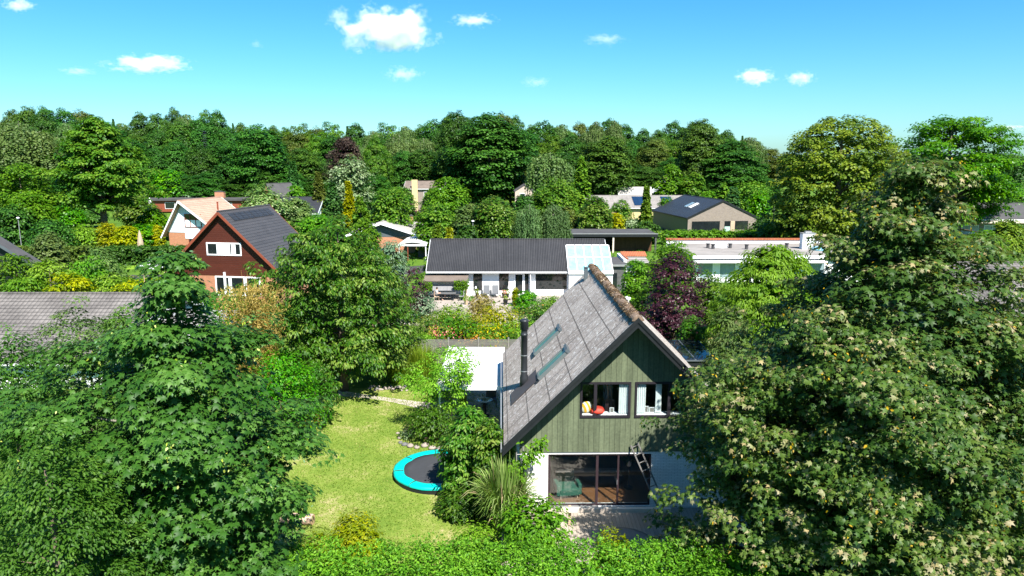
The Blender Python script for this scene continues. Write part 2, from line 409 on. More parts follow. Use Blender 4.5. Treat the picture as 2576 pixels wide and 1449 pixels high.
def limbs(mb, rng, H, r0, C, n, zb, lean=(0, 0), twigs=True, top=.9):
    tx, ty = lean
    pts = [(0, 0, 0), (tx * .2, ty * .2, H * .25), (tx * .6 + rng.uniform(-.1, .1), ty * .6 + rng.uniform(-.1, .1), H * .55), (tx, ty, H * top)]
    mb.tube(pts, [r0 * 1.25, r0, r0 * .6, r0 * .12], 9)
    for i in rng.choice(len(C), min(n, len(C)), replace=False):
        c = C[i]; zs = min(max(zb * .8, c[2] - .45 * math.hypot(c[0], c[1])), H * .8)
        f = zs / (H * top); s = (tx * f, ty * f, zs); r = r0 * (.42 * (1 - f) + .06)
        mid = ((c[0] * .5 + s[0] * .5), (c[1] * .5 + s[1] * .5), (zs + c[2]) / 2 + .12 * (c[2] - zs) - .1)
        mb.tube([s, mid, tuple(c)], [r, r * .6, r * .15], 5, False)
OVAL = [(0, .35), (.12, .75), (.35, 1), (.6, .95), (.8, .72), (.93, .42), (1, .08)]
DOME = [(0, .8), (.2, 1), (.5, .95), (.75, .72), (.92, .4), (1, .1)]
CONE = [(0, .9), (.1, 1), (.4, .72), (.7, .4), (.9, .15), (1, .02)]
COLM = [(0, .8), (.2, 1), (.6, .95), (.85, .55), (1, .05)]
VASE = [(0, .3), (.25, .65), (.5, .95), (.75, 1), (.9, .8), (1, .3)]
PYR = [(0, 1), (.15, 1), (.35, .8), (.55, .58), (.75, .36), (.9, .2), (1, .04)]
# leaf colours: tone 0..1
def greens(a, b, c, extra=None):
    st = [(0, a), (.4, b), (.8, c)]
    return st + (extra or [])
SEED = (.42, .36, .05)
LM = {
    'maple_dark': leafmat('leaf_maple_dark', [(0, (.018, .055, .008)), (.4, (.045, .105, .016)), (.78, (.095, .175, .04)), (.84, (.16, .30, .03)), (.93, (.34, .36, .06)), (1, (.45, .48, .2))], .22, .5, back=(.10, .19, .09, 1)),
    'maple_wind': leafmat('leaf_maple_wind', [(0, (.018, .056, .010)), (.35, (.045, .105, .018)), (.74, (.10, .16, .032)), (.81, (.2, .225, .09)), (.89, (.32, .29, .17)), (.94, (.42, .30, .03)), (1, (.5, .38, .04))], .25, .5, back=(.16, .19, .085, 1)),
    'cherry': leafmat('leaf_cherry', greens((.022, .07, .008), (.05, .125, .012), (.175, .25, .05), [(.95, (.2, .25, .06)), (1, (.3, .18, .05))]), .35, .4, back=(.13, .2, .06, 1)),
    'lime': leafmat('leaf_lime', greens((.03, .09, .01), (.07, .165, .016), (.145, .235, .03)), .35),
    'bright': leafmat('leaf_bright', greens((.04, .115, .009), (.075, .185, .014), (.14, .26, .026)), .4),
    'hedge': leafmat('leaf_hedge', greens((.025, .10, .008), (.06, .19, .012), (.13, .28, .018)), .38, .35),
    'yellow': leafmat('leaf_yellow', greens((.10, .15, .008), (.21, .25, .012), (.38, .36, .02)), .4),
    'gold': leafmat('leaf_gold', greens((.2, .15, .04), (.33, .25, .07), (.46, .36, .12)), .4),
    'oak': leafmat('leaf_oak', greens((.013, .048, .008), (.029, .088, .012), (.062, .15, .022)), .24),
    'beech': leafmat('leaf_beech', greens((.02, .058, .009), (.042, .098, .014), (.085, .16, .022)), .26),
    'olive': leafmat('leaf_olive', greens((.04, .065, .012), (.07, .105, .018), (.12, .15, .03)), .25),
    'birch': leafmat('leaf_birch', greens((.05, .10, .025), (.09, .15, .04), (.15, .21, .06)), .3),
    'willow': leafmat('leaf_willow', greens((.05, .10, .03), (.09, .155, .05), (.15, .22, .08)), .3),
    'silver': leafmat('leaf_silver', greens((.06, .12, .04), (.14, .21, .09), (.30, .37, .22)), .25),
    'purple': leafmat('leaf_purple', greens((.018, .007, .011), (.038, .013, .021), (.075, .028, .04)), .2, .35),
    'brownp': leafmat('leaf_brownp', greens((.02, .012, .010), (.04, .024, .02), (.07, .05, .035)), .15),
    'limey': leafmat('leaf_limey', greens((.075, .165, .014), (.135, .26, .024), (.225, .36, .05)), .4),
    'conifer': leafmat('leaf_conifer', greens((.012, .05, .012), (.025, .08, .016), (.055, .13, .025)), .12, .6),
    'thuja': leafmat('leaf_thuja', greens((.03, .085, .008), (.06, .14, .012), (.13, .21, .02)), .15, .6),
    'blueg': leafmat('leaf_blueg', greens((.05, .10, .06), (.11, .18, .10), (.25, .32, .2)), .2, .6),
    'pink': leafmat('leaf_pink', [(0, (.03, .1, .01)), (.5, (.08, .2, .02)), (.72, (.3, .3, .04)), (.8, (.62, .12, .13)), (1, (.75, .35, .33))], .35),
    'oranged': leafmat('leaf_oranged', [(0, (.06, .13, .012)), (.45, (.14, .22, .02)), (.7, (.45, .2, .05)), (1, (.62, .26, .09))], .35),
    'yflower': leafmat('leaf_yflower', [(0, (.04, .12, .01)), (.5, (.10, .22, .015)), (.75, (.5, .42, .02)), (1, (.75, .5, .03))], .35),
    'reed': leafmat('leaf_reed', [(0, (.07, .15, .025)), (.5, (.17, .29, .07)), (.85, (.32, .42, .16)), (.9, (.5, .4, .22)), (1, (.6, .5, .3))], .3),
    'dry': leafmat('leaf_dry', greens((.16, .13, .03), (.25, .22, .06), (.36, .32, .12)), .3),
    'grassy': leafmat('leaf_grassy', greens((.07, .15, .012), (.14, .24, .02), (.24, .32, .05)), .35),
}
for k_, c_ in (('privet', greens((.045, .125, .010), (.09, .215, .02), (.175, .33, .038))), ('plum', greens((.03, .09, .012), (.065, .155, .022), (.125, .23, .04)))):
    LM[k_] = leafmat('leaf_' + k_, c_, .38)
def tree(name, label, cat, loc, H, Rr, leaf, z0=None, prof=OVAL, clumps=220, per=40, size=.3, shape='quad', rc=None, shell=.55,
         irr=.28, group=None, seed=1, boughs=0, addb=(), bflat=.42, br=.3, r0=None, nl=14, bark='bark', trunk=True, lean=(0, 0), fill=True, extra=None, **kw):
    rng = np.random.default_rng(seed)
    if z0 is None: z0 = H * .2
    root = empty(name, loc, 0, label, cat, group)
    if boughs:
        B0, BO = envelope(rng, boughs, Rr * .86, H * .96, z0 + .02 * H, prof, .62, irr)
        if addb:
            A_ = np.array(addb, float); B0 = np.concatenate([B0, A_]); BO = np.concatenate([BO, nrm(A_ * np.array([1, 1, .05]))])
        ix = rng.integers(0, len(B0), clumps); q = rng.normal(size=(clumps, 3)) * .5; ln = np.hypot(B0[:, 0], B0[:, 1])[ix]
        dirs = nrm(BO * np.array([1, 1, .4])); al = (q @ np.eye(3))
        rb = br * Rr * (.28 + .8 * ln / max(1e-3, Rr))[:, None]
        C = B0[ix] + (q * np.array([1, 1, bflat]) + dirs[ix] * rng.normal(size=(clumps, 1)) * .55) * rb
        C[:, 2] -= .12 * rb[:, 0] * (q[:, 0] ** 2 + q[:, 1] ** 2) * 2; C[:, 2] = np.maximum(C[:, 2], .25)
        k2 = int(clumps * .15); Ce, _ = envelope(rng, k2, Rr * .7, H * .97, z0, prof, .2, irr); C[:k2] = Ce
        O = nrm(C * np.array([1, 1, .0]) / Rr + np.array([0, 0, .25]) + .35 * nrm(C - B0[ix]))
    else: C, O = envelope(rng, clumps, Rr, H, z0, prof, shell, irr)
    if rc is None: rc = .42 * Rr * (90 / clumps) ** .33
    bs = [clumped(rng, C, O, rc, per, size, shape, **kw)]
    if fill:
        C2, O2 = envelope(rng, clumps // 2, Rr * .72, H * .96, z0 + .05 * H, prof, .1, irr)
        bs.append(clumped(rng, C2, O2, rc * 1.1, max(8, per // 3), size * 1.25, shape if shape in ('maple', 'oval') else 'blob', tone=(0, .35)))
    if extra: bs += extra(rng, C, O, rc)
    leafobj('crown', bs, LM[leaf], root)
    if trunk:
        mb = MB(); limbs(mb, rng, H, r0 or max(.05, H * .018), C, nl, z0, lean)
        mb.build('trunk', bark, root, True)
    return root
def weeping(name, label, cat, loc, H, Rr, leaf, strands=420, seed=1, size=.3, group=None, bark='bark_grey', lenf=.55, tops=9, trunk=True, step=.22):
    """drooping crown: strands of narrow leaves hanging from arching boughs"""
    rng = np.random.default_rng(seed); root = empty(name, loc, 0, label, cat, group)
    Ps, Ns, Ds, Ts = [], [], [], []; mb = MB()
    if trunk: mb.tube([(0, 0, 0), (.1, 0, H * .4), (0, .1, H * .8)], [H * .03, H * .022, H * .012], 8)
    for b in range(tops):
        az = b / tops * 6.28 + rng.uniform(-.3, .3); rad = Rr * rng.uniform(.3, .95) if b else 0; zt = H * (1 - .28 * (rad / Rr) ** 2) * rng.uniform(.9, 1)
        c = np.array([math.cos(az) * rad * .8, math.sin(az) * rad * .8, zt])
        mb.tube([(0, 0, H * .5), (c[0] * .5, c[1] * .5, H * .8), tuple(c)], [H * .014, H * .008, H * .003], 5, False)
        tb = rng.uniform(0, 1)
        for k in range(strands // tops):
            a2 = rng.uniform(0, 6.28); rr = rng.uniform(.05, 1) ** .6 * Rr * .38
            p = c + np.array([math.cos(a2) * rr, math.sin(a2) * rr, -rr * .35 * rng.uniform(.5, 1.4)])
            ln = H * lenf * rng.uniform(.45, 1.0); n = max(3, int(ln / step))
            ln = min(ln, max(.5, p[2] - .3)); drift = np.array([math.cos(a2), math.sin(a2), 0]) * .12 + rng.normal(size=3) * .04
            tt = np.linspace(0, 1, n)[:, None]
            q = p + drift * ln * tt + np.array([0, 0, -1]) * ln * tt + rng.normal(size=(n, 3)) * .05
            Ps.append(q); o = np.array([math.cos(a2), math.sin(a2), .5])
            Ns.append(o + rng.normal(size=(n, 3)) * .5); Ds.append(np.array([0, 0, -1.]) + rng.normal(size=(n, 3)) * .3)
            Ts.append(np.clip(.5 * tb + .5 * rng.uniform(0, 1) + rng.normal(size=n) * .12 - .12 * tt[:, 0], 0, 1) * .8)
    bt = batch(np.concatenate(Ps), np.concatenate(Ns), np.concatenate(Ds), size * rng.uniform(.7, 1.3, sum(map(len, Ps))), np.concatenate(Ts), 'long' if size < .35 else 'quad')
    leafobj('crown', [bt], LM[leaf], root); mb.build('trunk', bark, root, True)
    return root
def conifer(name, label, cat, loc, H, Rr, leaf='conifer', n=5200, seed=1, size=.3, group=None, whorls=None, trunk=True):
    rng = np.random.default_rng(seed); root = empty(name, loc, 0, label, cat, group)
    wh = whorls or int(H / .55); k = n // (wh * 9); Ps, Ns, Ds, Ts = [], [], [], []
    for i in range(wh):
        f = i / wh; r = Rr * (1 - f) ** .85 * rng.uniform(.85, 1.1); z = H * (.06 + .94 * f)
        for j in range(9):
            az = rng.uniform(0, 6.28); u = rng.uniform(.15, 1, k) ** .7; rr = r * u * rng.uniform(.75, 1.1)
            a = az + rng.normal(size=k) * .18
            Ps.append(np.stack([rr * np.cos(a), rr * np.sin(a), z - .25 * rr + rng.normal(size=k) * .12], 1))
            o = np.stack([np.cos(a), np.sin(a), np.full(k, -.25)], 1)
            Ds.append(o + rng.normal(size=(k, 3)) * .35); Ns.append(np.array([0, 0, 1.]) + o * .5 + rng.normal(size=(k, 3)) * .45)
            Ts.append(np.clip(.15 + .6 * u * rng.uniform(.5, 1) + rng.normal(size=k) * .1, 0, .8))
    P = np.concatenate(Ps)
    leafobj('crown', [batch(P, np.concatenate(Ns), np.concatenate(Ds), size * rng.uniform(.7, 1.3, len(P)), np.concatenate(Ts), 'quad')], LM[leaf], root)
    if trunk:
        mb = MB(); mb.tube([(0, 0, 0), (0, 0, H * .95)], [H * .02, .02], 7); mb.build('trunk', 'bark', root, True)
    return root
def hedge(name, label, cat, x0, x1, y0, y1, h, leaf, n, size, shape='quad', seed=1, wav=.1, group=None, rz=0, o=None, **kw):
    """clipped hedge: a box of leaf sprays over a core of twigs"""
    rng = np.random.default_rng(seed)
    cx, cy = (x0 + x1) / 2, (y0 + y1) / 2; lx, ly = (x1 - x0), (y1 - y0)
    m = max(8, n // 24); A = np.array([lx * ly, lx * h, lx * h, ly * h, ly * h]); f = rng.choice(5, m, p=A / A.sum())
    u, v = rng.uniform(-.5, .5, m), rng.uniform(-.5, .5, m); z = rng.uniform(.04, 1, m) * h
    P = np.zeros((m, 3)); O = np.zeros((m, 3))
    for k in range(5):
        s = f == k
        if k == 0: P[s] = np.stack([u[s] * lx, v[s] * ly, np.full(s.sum(), h)], 1); O[s] = (0, 0, 1)
        if k in (1, 2):
            sg = -1 if k == 1 else 1; P[s] = np.stack([u[s] * lx, np.full(s.sum(), sg * ly / 2), z[s]], 1); O[s] = (0, sg, .3)
        if k in (3, 4):
            sg = -1 if k == 3 else 1; P[s] = np.stack([np.full(s.sum(), sg * lx / 2), v[s] * ly, z[s]], 1); O[s] = (sg, 0, .3)
    L = lump(rng); wv = L(P * .25) * wav + L(P[:, ::-1] * .9) * wav * .5
    P += O * (wv + rng.normal(size=m) * wav * .5)[:, None]; P[:, 2] = np.maximum(P[:, 2], .1)
    kw.setdefault('up', .5); kw.setdefault('droop', .1)
    rc = kw.pop('rc', max(.22, math.sqrt(A.sum() / m) * .9))
    bs = [clumped(rng, P, O, rc, 24, size, shape, **kw)]
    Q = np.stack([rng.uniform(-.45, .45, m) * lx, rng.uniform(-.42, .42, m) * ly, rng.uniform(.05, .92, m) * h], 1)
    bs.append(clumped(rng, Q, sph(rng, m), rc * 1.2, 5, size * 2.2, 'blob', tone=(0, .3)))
    root = empty(name, (cx, cy, 0), rz, label, cat, group)
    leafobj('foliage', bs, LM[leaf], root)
    mb = MB()
    for i in range(max(3, int(max(lx, ly) / .6))):
        t = rng.uniform(-.45, .45); px_, py_ = (t * lx, rng.uniform(-.2, .2) * ly) if lx > ly else (rng.uniform(-.2, .2) * lx, t * ly)
        mb.tube([(px_, py_, 0), (px_ + rng.uniform(-.1, .1), py_, h * .8)], [.035, .012], 5)
    mb.build('stems', 'bark', root)
    return root
def shrub(name, label, cat, loc, H, Rr, leaf, n=3000, size=.16, shape='quad', seed=1, prof=DOME, group=None, clumps=None, ry=None, **kw):
    rng = np.random.default_rng(seed); root = empty(name, loc, 0, label, cat, group)
    m = clumps or max(20, n // 30); shell = kw.pop('shell', .5); irr = kw.pop('irr', .35)
    C, O = envelope(rng, m, Rr, H * .93, H * .1, prof, shell, irr)
    if ry: C[:, 1] *= ry / Rr
    rc = kw.pop('rc', .55 * Rr * (60 / m) ** .33)
    bs = [clumped(rng, C, O, rc, max(4, n // m), size, shape, **kw)]
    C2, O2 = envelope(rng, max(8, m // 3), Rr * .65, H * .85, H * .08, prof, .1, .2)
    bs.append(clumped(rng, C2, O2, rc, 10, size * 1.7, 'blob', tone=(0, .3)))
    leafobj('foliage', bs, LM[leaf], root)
    mb = MB()
    for i in range(7):
        c = C[rng.integers(len(C))]; mb.tube([(c[0] * .12, c[1] * .12, 0), (c[0] * .5, c[1] * .5, c[2] * .55), tuple(c * .97)], [.03 * H / 2 + .006, .018, .005], 5, False)
    mb.build('stems', 'bark', root, True)
    return root
def blades(name, label, cat, loc, H, Rr, leaf, n=900, seed=1, wid=1.0, spread=.55, plume=0, group=None, kind=None, width_shape='blade'):
    """a clump of arching grass blades"""
    rng = np.random.default_rng(seed); root = empty(name, loc, 0, label, cat, group)
    az = rng.uniform(0, 6.28, n); r = Rr * .35 * rng.uniform(0, 1, n) ** .5
    P = np.stack([r * np.cos(az), r * np.sin(az), np.zeros(n)], 1)
    lean = rng.uniform(.02, 1, n) ** 1.1 * spread; ln = H * rng.uniform(.45, 1.08, n)
    # each blade: a strip of 6 points following an arch
    K = 7; t = np.linspace(0, 1, K)
    hx = np.outer(ln * lean, t ** 1.6) * 1.0; hz = np.outer(ln, t) * (1 - .42 * np.outer(lean, t ** 3) * 1.4)
    hz -= np.outer(ln * lean, np.maximum(0, t - .55) ** 2) * 1.9
    px = P[:, 0:1] + hx * np.cos(az)[:, None]; py = P[:, 1:2] + hx * np.sin(az)[:, None]; pz = hz
    tx, ty = -np.sin(az)[:, None], np.cos(az)[:, None]
    wd = .014 * wid * (1 - t ** 2.5)[None] * rng.uniform(.7, 1.3, n)[:, None] + .002
    V = np.stack([np.stack([px - tx * wd, py - ty * wd, pz], 2), np.stack([px + tx * wd, py + ty * wd, pz], 2)], 2).reshape(n, K * 2, 3)
    f = []
    for k in range(K - 1): f += [(2 * k, 2 * k + 1, 2 * k + 3), (2 * k, 2 * k + 3, 2 * k + 2)]
    f = np.array(f); F = f[None] + (np.arange(n) * K * 2)[:, None, None]
    tone = np.clip(rng.uniform(.05, .85, n), 0, .85)
    if plume: tone[:plume] = rng.uniform(.92, 1, plume)
    leafobj('foliage', [(V.reshape(-1, 3), F.reshape(-1, 3), np.repeat(tone, len(f)))], LM[leaf], root)
    return root
# ------------------------------------------------------------------ ground
def sheet(name, pts, z, mat, kind='structure', label=None, cat=None):
    mb = MB(); mb.add([(x, y, z) for x, y in pts], [tuple(range(len(pts)))])
    return tag(mb.build(name, mat), label, cat, kind=kind)
def groundmat(name, stops, scale, bump=.5, scale2=14, stretch=(1, 1, 1)):
    m, nt = newmat(name); b = NB(nt); co = b.coord()
    a = b.noise(b.scale(co, stretch), scale, 6, .62); g = b.noise(co, scale2, 5, .75); h = b.noise(co, 60, 2)
    k = b.m('ADD', b.m('MULTIPLY', a, .62), b.m('ADD', b.m('MULTIPLY', g, .28), b.m('MULTIPLY', h, .10)))
    b.out(b.ramp(k, stops), .95, b.m('ADD', g, h), bump, .05, .1)
    return m
M['meadow'] = groundmat('meadow', [(.3, (.03, .075, .01)), (.5, (.07, .14, .015)), (.7, (.15, .22, .03))], .12)
M['lawn'] = groundmat('lawn', [(.40, (.10, .165, .022)), (.49, (.15, .21, .034)), (.56, (.20, .235, .055)), (.62, (.30, .275, .12)), (.70, (.40, .31, .18))], .5, .5, 4)
M['soil'] = groundmat('soil', [(.3, (.05, .035, .02)), (.6, (.12, .085, .05)), (.75, (.2, .16, .11))], .8)
M['bright_grass'] = groundmat('bright_grass', [(.3, (.08, .17, .012)), (.5, (.15, .26, .02)), (.7, (.26, .34, .05))], .4)  # lighter, yellower green than the meadow, for the far lawns
M['asphalt'] = groundmat('asphalt', [(.3, (.045, .045, .047)), (.7, (.07, .07, .07))], .5)
sheet('ground', [(-3000, -200), (3000, -200), (3000, 5000), (-3000, 5000)], 0, 'meadow')
lawn_pts = [onz(690, 1449)[:2], onz(640, 1250)[:2], onz(560, 1050)[:2], onz(700, 990)[:2], onz(930, 975)[:2], onz(1060, 985)[:2],
            onz(1130, 1000)[:2], (0.2, 33), (0.2, 24.5), (1.5, 22), (1.5, 18), (-9, 15)]
sheet('lawn', [tuple(p) for p in lawn_pts], .012, 'lawn')
# soil of the bed between the fence and the far deck
sheet('garden_bed', [(-12, 47.4), (9, 47.4), (9, 62), (-12, 62)], .01, 'soil')
def ell(cx, cy, rx, ry, n, seed, j=.12):
    rg = random.Random(seed); return [(cx + rx * (1 + rg.uniform(-j, j)) * math.cos(t * 2 * math.pi / n), cy + ry * (1 + rg.uniform(-j, j)) * math.sin(t * 2 * math.pi / n)) for t in range(n)]
c = onz(1075, 1085); sheet('flower_bed', ell(c.x + .4, c.y + .3, 1.7, 1.5, 18, 3), .018, 'soil')
p0, p1, p2, p3 = onz(925, 994), onz(1060, 1012), onz(1062, 1030), onz(930, 1003)
sheet('path', [(p3.x - 2, p3.y + .5), (p3.x, p3.y), (onz(985, 1012).x, onz(985, 1012).y), (p2.x, p2.y), (p2.x + 2.5, p2.y - .6), (p1.x + 2.5, p1.y + .3), (p1.x, p1.y), (p0.x, p0.y), (p0.x - 2, p0.y + .9)], .02, 'paving')
sheet('back_lawn', [(-50, 90), (-36, 90), (-40, 104), (-52, 104)], .01, 'bright_grass')
sheet('right_lawn', [(20, 128), (34, 128), (34, 140), (18, 140)], .01, 'bright_grass')
sheet('side_lawn', [(50, 112), (66, 112), (66, 124), (50, 124)], .01, 'bright_grass')
sheet('road', [(-80, 76.5), (-26, 80.5), (-8, 88), (80, 95), (80, 101), (-8, 95), (-26, 87), (-80, 83)], .006, 'asphalt')

# ------------------------------------------------------------------ houses
def house(name, label, cat, X, Y, rz, wl, wr, L, zE, zR, wall, roof, trim, ov=.5, ovf=.6, zEr=None, th=.22, gable=None, gz=None, zb=0, soff=None, group=None):
    """ridge along local y; gable front at y=0 facing the camera; wl/wr half widths of the walls"""
    root = empty(name, (X, Y, zb), rz, label, cat, group); zEr = zE if zEr is None else zEr
    sl, sr = (zR - zE) / wl, (zR - zEr) / wr
    e = .02
    lo, hi = (gz if gz else None), None
    zl, zr_, zt = zE - th - e, zEr - th - e, zR - th - e
    if gable:
        mb = MB(); mb.box(-wl, wr, 0, L, 0, gz); mb.build('wall', wall, root)
        mb = MB(); mb.prism([(-wl - .03, gz), (wr + .03, gz), (wr + .03, zr_), (0, zt), (-wl - .03, zl)], -.03, L + .03); mb.build('gable_cladding', gable, root)
    else:
        mb = MB(); mb.prism([(-wl, 0), (wr, 0), (wr, zr_), (0, zt), (-wl, zl)], 0, L); mb.build('wall', wall, root)
    rf = None
    for sgn, wd, s in ((-1, wl, sl), (1, wr, sr)):
        mb = MB(); xe = sgn * (wd + ov); ze = zR - s * (wd + ov); n = Vector((sgn * s, 0, 1)).normalized(); t = th * n.z
        mb.add([(0, -ovf, zR), (0, L + ovf, zR), (xe, L + ovf, ze), (xe, -ovf, ze), (0, -ovf, zR - th), (0, L + ovf, zR - th), (xe, L + ovf, ze - t), (xe, -ovf, ze - t)],
               [(0, 1, 2, 3), (7, 6, 5, 4), (0, 3, 7, 4), (1, 5, 6, 2), (2, 6, 7, 3)])
        o = mb.build('roof', roof, root); rf = rf or o
        mb = MB(); k = .035
        for y0, y1 in ((-ovf - k, -ovf - .003), (L + ovf + .003, L + ovf + k)):
            d = .1; mb = MB()
            mb.add([(0, y, zR + .03) for y in (y0, y1)] + [(xe, y, ze + .03) for y in (y0, y1)] + [(xe, y, ze - th - d) for y in (y0, y1)] + [(0, y, zR - th - d) for y in (y0, y1)],
                   [(0, 2, 4, 6), (1, 7, 5, 3), (0, 1, 3, 2), (4, 5, 7, 6), (2, 3, 5, 4)]); mb.build('bargeboard', trim, root)
        mb = MB(); x0_ = xe + sgn * .002
        mb.box(min(x0_, x0_ + sgn * .11), max(x0_, x0_ + sgn * .11), -ovf, L + ovf, ze - t - .02, ze - t + .1); mb.build('gutter', trim, root)
    mb = MB(); mb.tube([(0, -ovf - .04, zR + .0), (0, L + ovf + .04, zR + .0)], .09, 8); mb.build('ridge_cap', roof, rf)
    return root
def win(root, face, s0, s1, z0, z1, frame='white_paint', pane='pane_dark', mull=(), off=0.0, bars=(), fw=.07, name='window', d=.05):
    """window on a wall of a house: face = ('y', y0) looking to -y, ('x+', x) or ('x-', x)"""
    ax, p = face
    def pt(s, q, z): return (s, p - q, z) if ax == 'y' else ((p + q, s, z) if ax == 'x+' else (p - q, s, z))
    def bx(mb, a0, a1, q0, q1, b0, b1):
        A, B = pt(a0, q0, b0), pt(a1, q1, b1)
        mb.box(min(A[0], B[0]), max(A[0], B[0]), min(A[1], B[1]), max(A[1], B[1]), b0, b1)
    mb = MB(); q1 = d
    bx(mb, s0, s1, .002, q1, z0, z0 + fw); bx(mb, s0, s1, .002, q1, z1 - fw, z1)
    bx(mb, s0, s0 + fw, .002, q1, z0 + fw, z1 - fw); bx(mb, s1 - fw, s1, .002, q1, z0 + fw, z1 - fw)
    for m_ in mull:
        x = s0 + (s1 - s0) * m_; bx(mb, x - fw / 2, x + fw / 2, .002, q1, z0 + fw, z1 - fw)
    for m_ in bars:
        z = z0 + (z1 - z0) * m_; bx(mb, s0 + fw, s1 - fw, .004, q1 - .006, z - fw / 3, z + fw / 3)
    f = mb.build(name, frame, root)
    mb = MB(); bx(mb, s0 + fw, s1 - fw, .003, .014, z0 + fw, z1 - fw); mb.build('pane', pane, f)
    return f
def chimney(root, x, y, z0, z1, wx, wy, mat, name='chimney', cap='felt_dark'):
    mb = MB(); mb.box(x - wx / 2, x + wx / 2, y - wy / 2, y + wy / 2, z0, z1); o = mb.build(name, mat, root)
    mb = MB(); mb.box(x - wx / 2 - .06, x + wx / 2 + .06, y - wy / 2 - .06, y + wy / 2 + .06, z1 + .002, z1 + .1); mb.box(x - wx / 4, x + wx / 4, y - wy / 4, y + wy / 4, z1 + .1, z1 + .3)
    mb.build('cap', cap, o); return o
def downpipe(root, x, y, z0, z1, mat):
    mb = MB(); mb.tube([(x, y, z0), (x, y, z1)], .04, 8); return mb.build('downpipe', mat, root)

# ---- the main house (green cladding over white brick, steep grey roof)
A = empty('gabled_house', (4.65, 26.3, 0), R(.9), 'green-clad gabled house with white brick ground floor and weathered grey roof in the foreground', 'house')
LA = 11.9; OVF = .85
W1 = (-2.0, -.03, 4.05, 5.5); W2 = (.13, 2.14, 4.05, 5.5); DR = (-3.22, .88, .3, 2.52)
mb = MB(); holes(mb, -4.3, 4.3, 0, 2.7, [DR], 0, .3); mb.build('wall', 'white_brick', A)
for side in (-1, 1):
    mb = MB(); mb.box(min(side * 4.3, side * 4.0), max(side * 4.3, side * 4.0), .3, LA, 0, 2.7); mb.build('wall', 'white_brick', A)
mb = MB(); mb.box(-4.0, 4.0, LA - .3, LA, 0, 2.7); mb.build('wall', 'white_brick', A)
ZR = 8.2
mb = MB(); zt = ZR - .26
def px_(z): return zt - z       # half width of the gable at height z
y0, y1 = -.04, .16
mb.prism([(-4.34, 2.62), (4.34, 2.62), (4.34, zt - 4.34), (px_(4.05), 4.05), (-px_(4.05), 4.05), (-4.34, zt - 4.34)], y0, y1)
mb.prism([(-px_(4.05), 4.05), (W1[0], 4.05), (W1[0], 5.5), (-px_(5.5), 5.5)], y0, y1)
mb.box(W1[1], W2[0], y0, y1, 4.05, 5.5)
mb.prism([(W2[1], 4.05), (px_(4.05), 4.05), (px_(5.5), 5.5), (W2[1], 5.5)], y0, y1)
mb.prism([(-px_(5.5), 5.5), (px_(5.5), 5.5), (0, zt)], y0, y1)
mb.build('gable_cladding', 'green_board', A)
mb = MB(); mb.prism([(-4.3, 2.75), (4.3, 2.75), (4.3, zt - 4.3), (0, zt)], LA - .2, LA); mb.build('gable_cladding', 'green_board', A)
# roof material: corrugated fibre cement, weathered, with sheet seams
m, nt = newmat('fibre_cement'); b = NB(nt); co = b.coord(); xyz = b.sep(co)
na = b.noise(co, .55, 6, .6); nb_ = b.noise(b.scale(co, (5, .9, 5)), 2.2, 6, .75); nc = b.noise(co, 14, 4, .8)
k = b.m('ADD', b.m('MULTIPLY', na, .3), b.m('ADD', b.m('MULTIPLY', nb_, .4), b.m('MULTIPLY', nc, .3)))
colr = b.ramp(k, [(.34, (.15, .125, .11)), (.46, (.26, .225, .20)), (.54, (.35, .31, .28)), (.66, (.48, .435, .40))])
sp = b.m('GREATER_THAN', b.noise(co, 5.5, 3, .7), .6); colr = b.mix(b.m('MULTIPLY', sp, .75), colr, (.58, .56, .53))
sp2 = b.m('LESS_THAN', b.noise(b.scale(co, (3, .6, 3)), 1.7, 4, .7), .37); colr = b.mix(b.m('MULTIPLY', sp2, .45), colr, (.10, .085, .08))
ax = b.m('ABSOLUTE', xyz[0])
wob = b.m('MULTIPLY', b.m('SUBTRACT', b.noise(co, 3.0, 2), .5), .05)
u = b.m('FRACT', b.m('DIVIDE', b.m('ADD', xyz[1], b.m('ADD', wob, 50.0)), 1.05)); v = b.m('FRACT', b.m('DIVIDE', b.m('ADD', ax, b.m('MULTIPLY', wob, .5)), .80))
seam = b.m('MAXIMUM', b.m('LESS_THAN', u, .045), b.m('LESS_THAN', v, .05))
colr = b.mix(b.m('MULTIPLY', seam, .72), colr, (.035, .03, .028))
mossf = b.m('MULTIPLY', b.m('GREATER_THAN', b.m('ADD', b.m('MULTIPLY', b.noise(b.scale(co, (1.2, 5, 1.2)), 1.6, 4), 1.3), b.m('MULTIPLY', ax, -1.0)), .42), b.m('LESS_THAN', xyz[1], 3.6))
colr = b.mix(b.m('MULTIPLY', mossf, .8), colr, (.09, .055, .03))
wv = b.m('ABSOLUTE', b.m('SINE', b.m('MULTIPLY', xyz[1], math.pi / .177)))
b.out(colr, .93, b.m('ADD', wv, b.m('MULTIPLY', nc, .5)), .75, .03, .2); M['fibre_cement'] = m
EX = 4.98
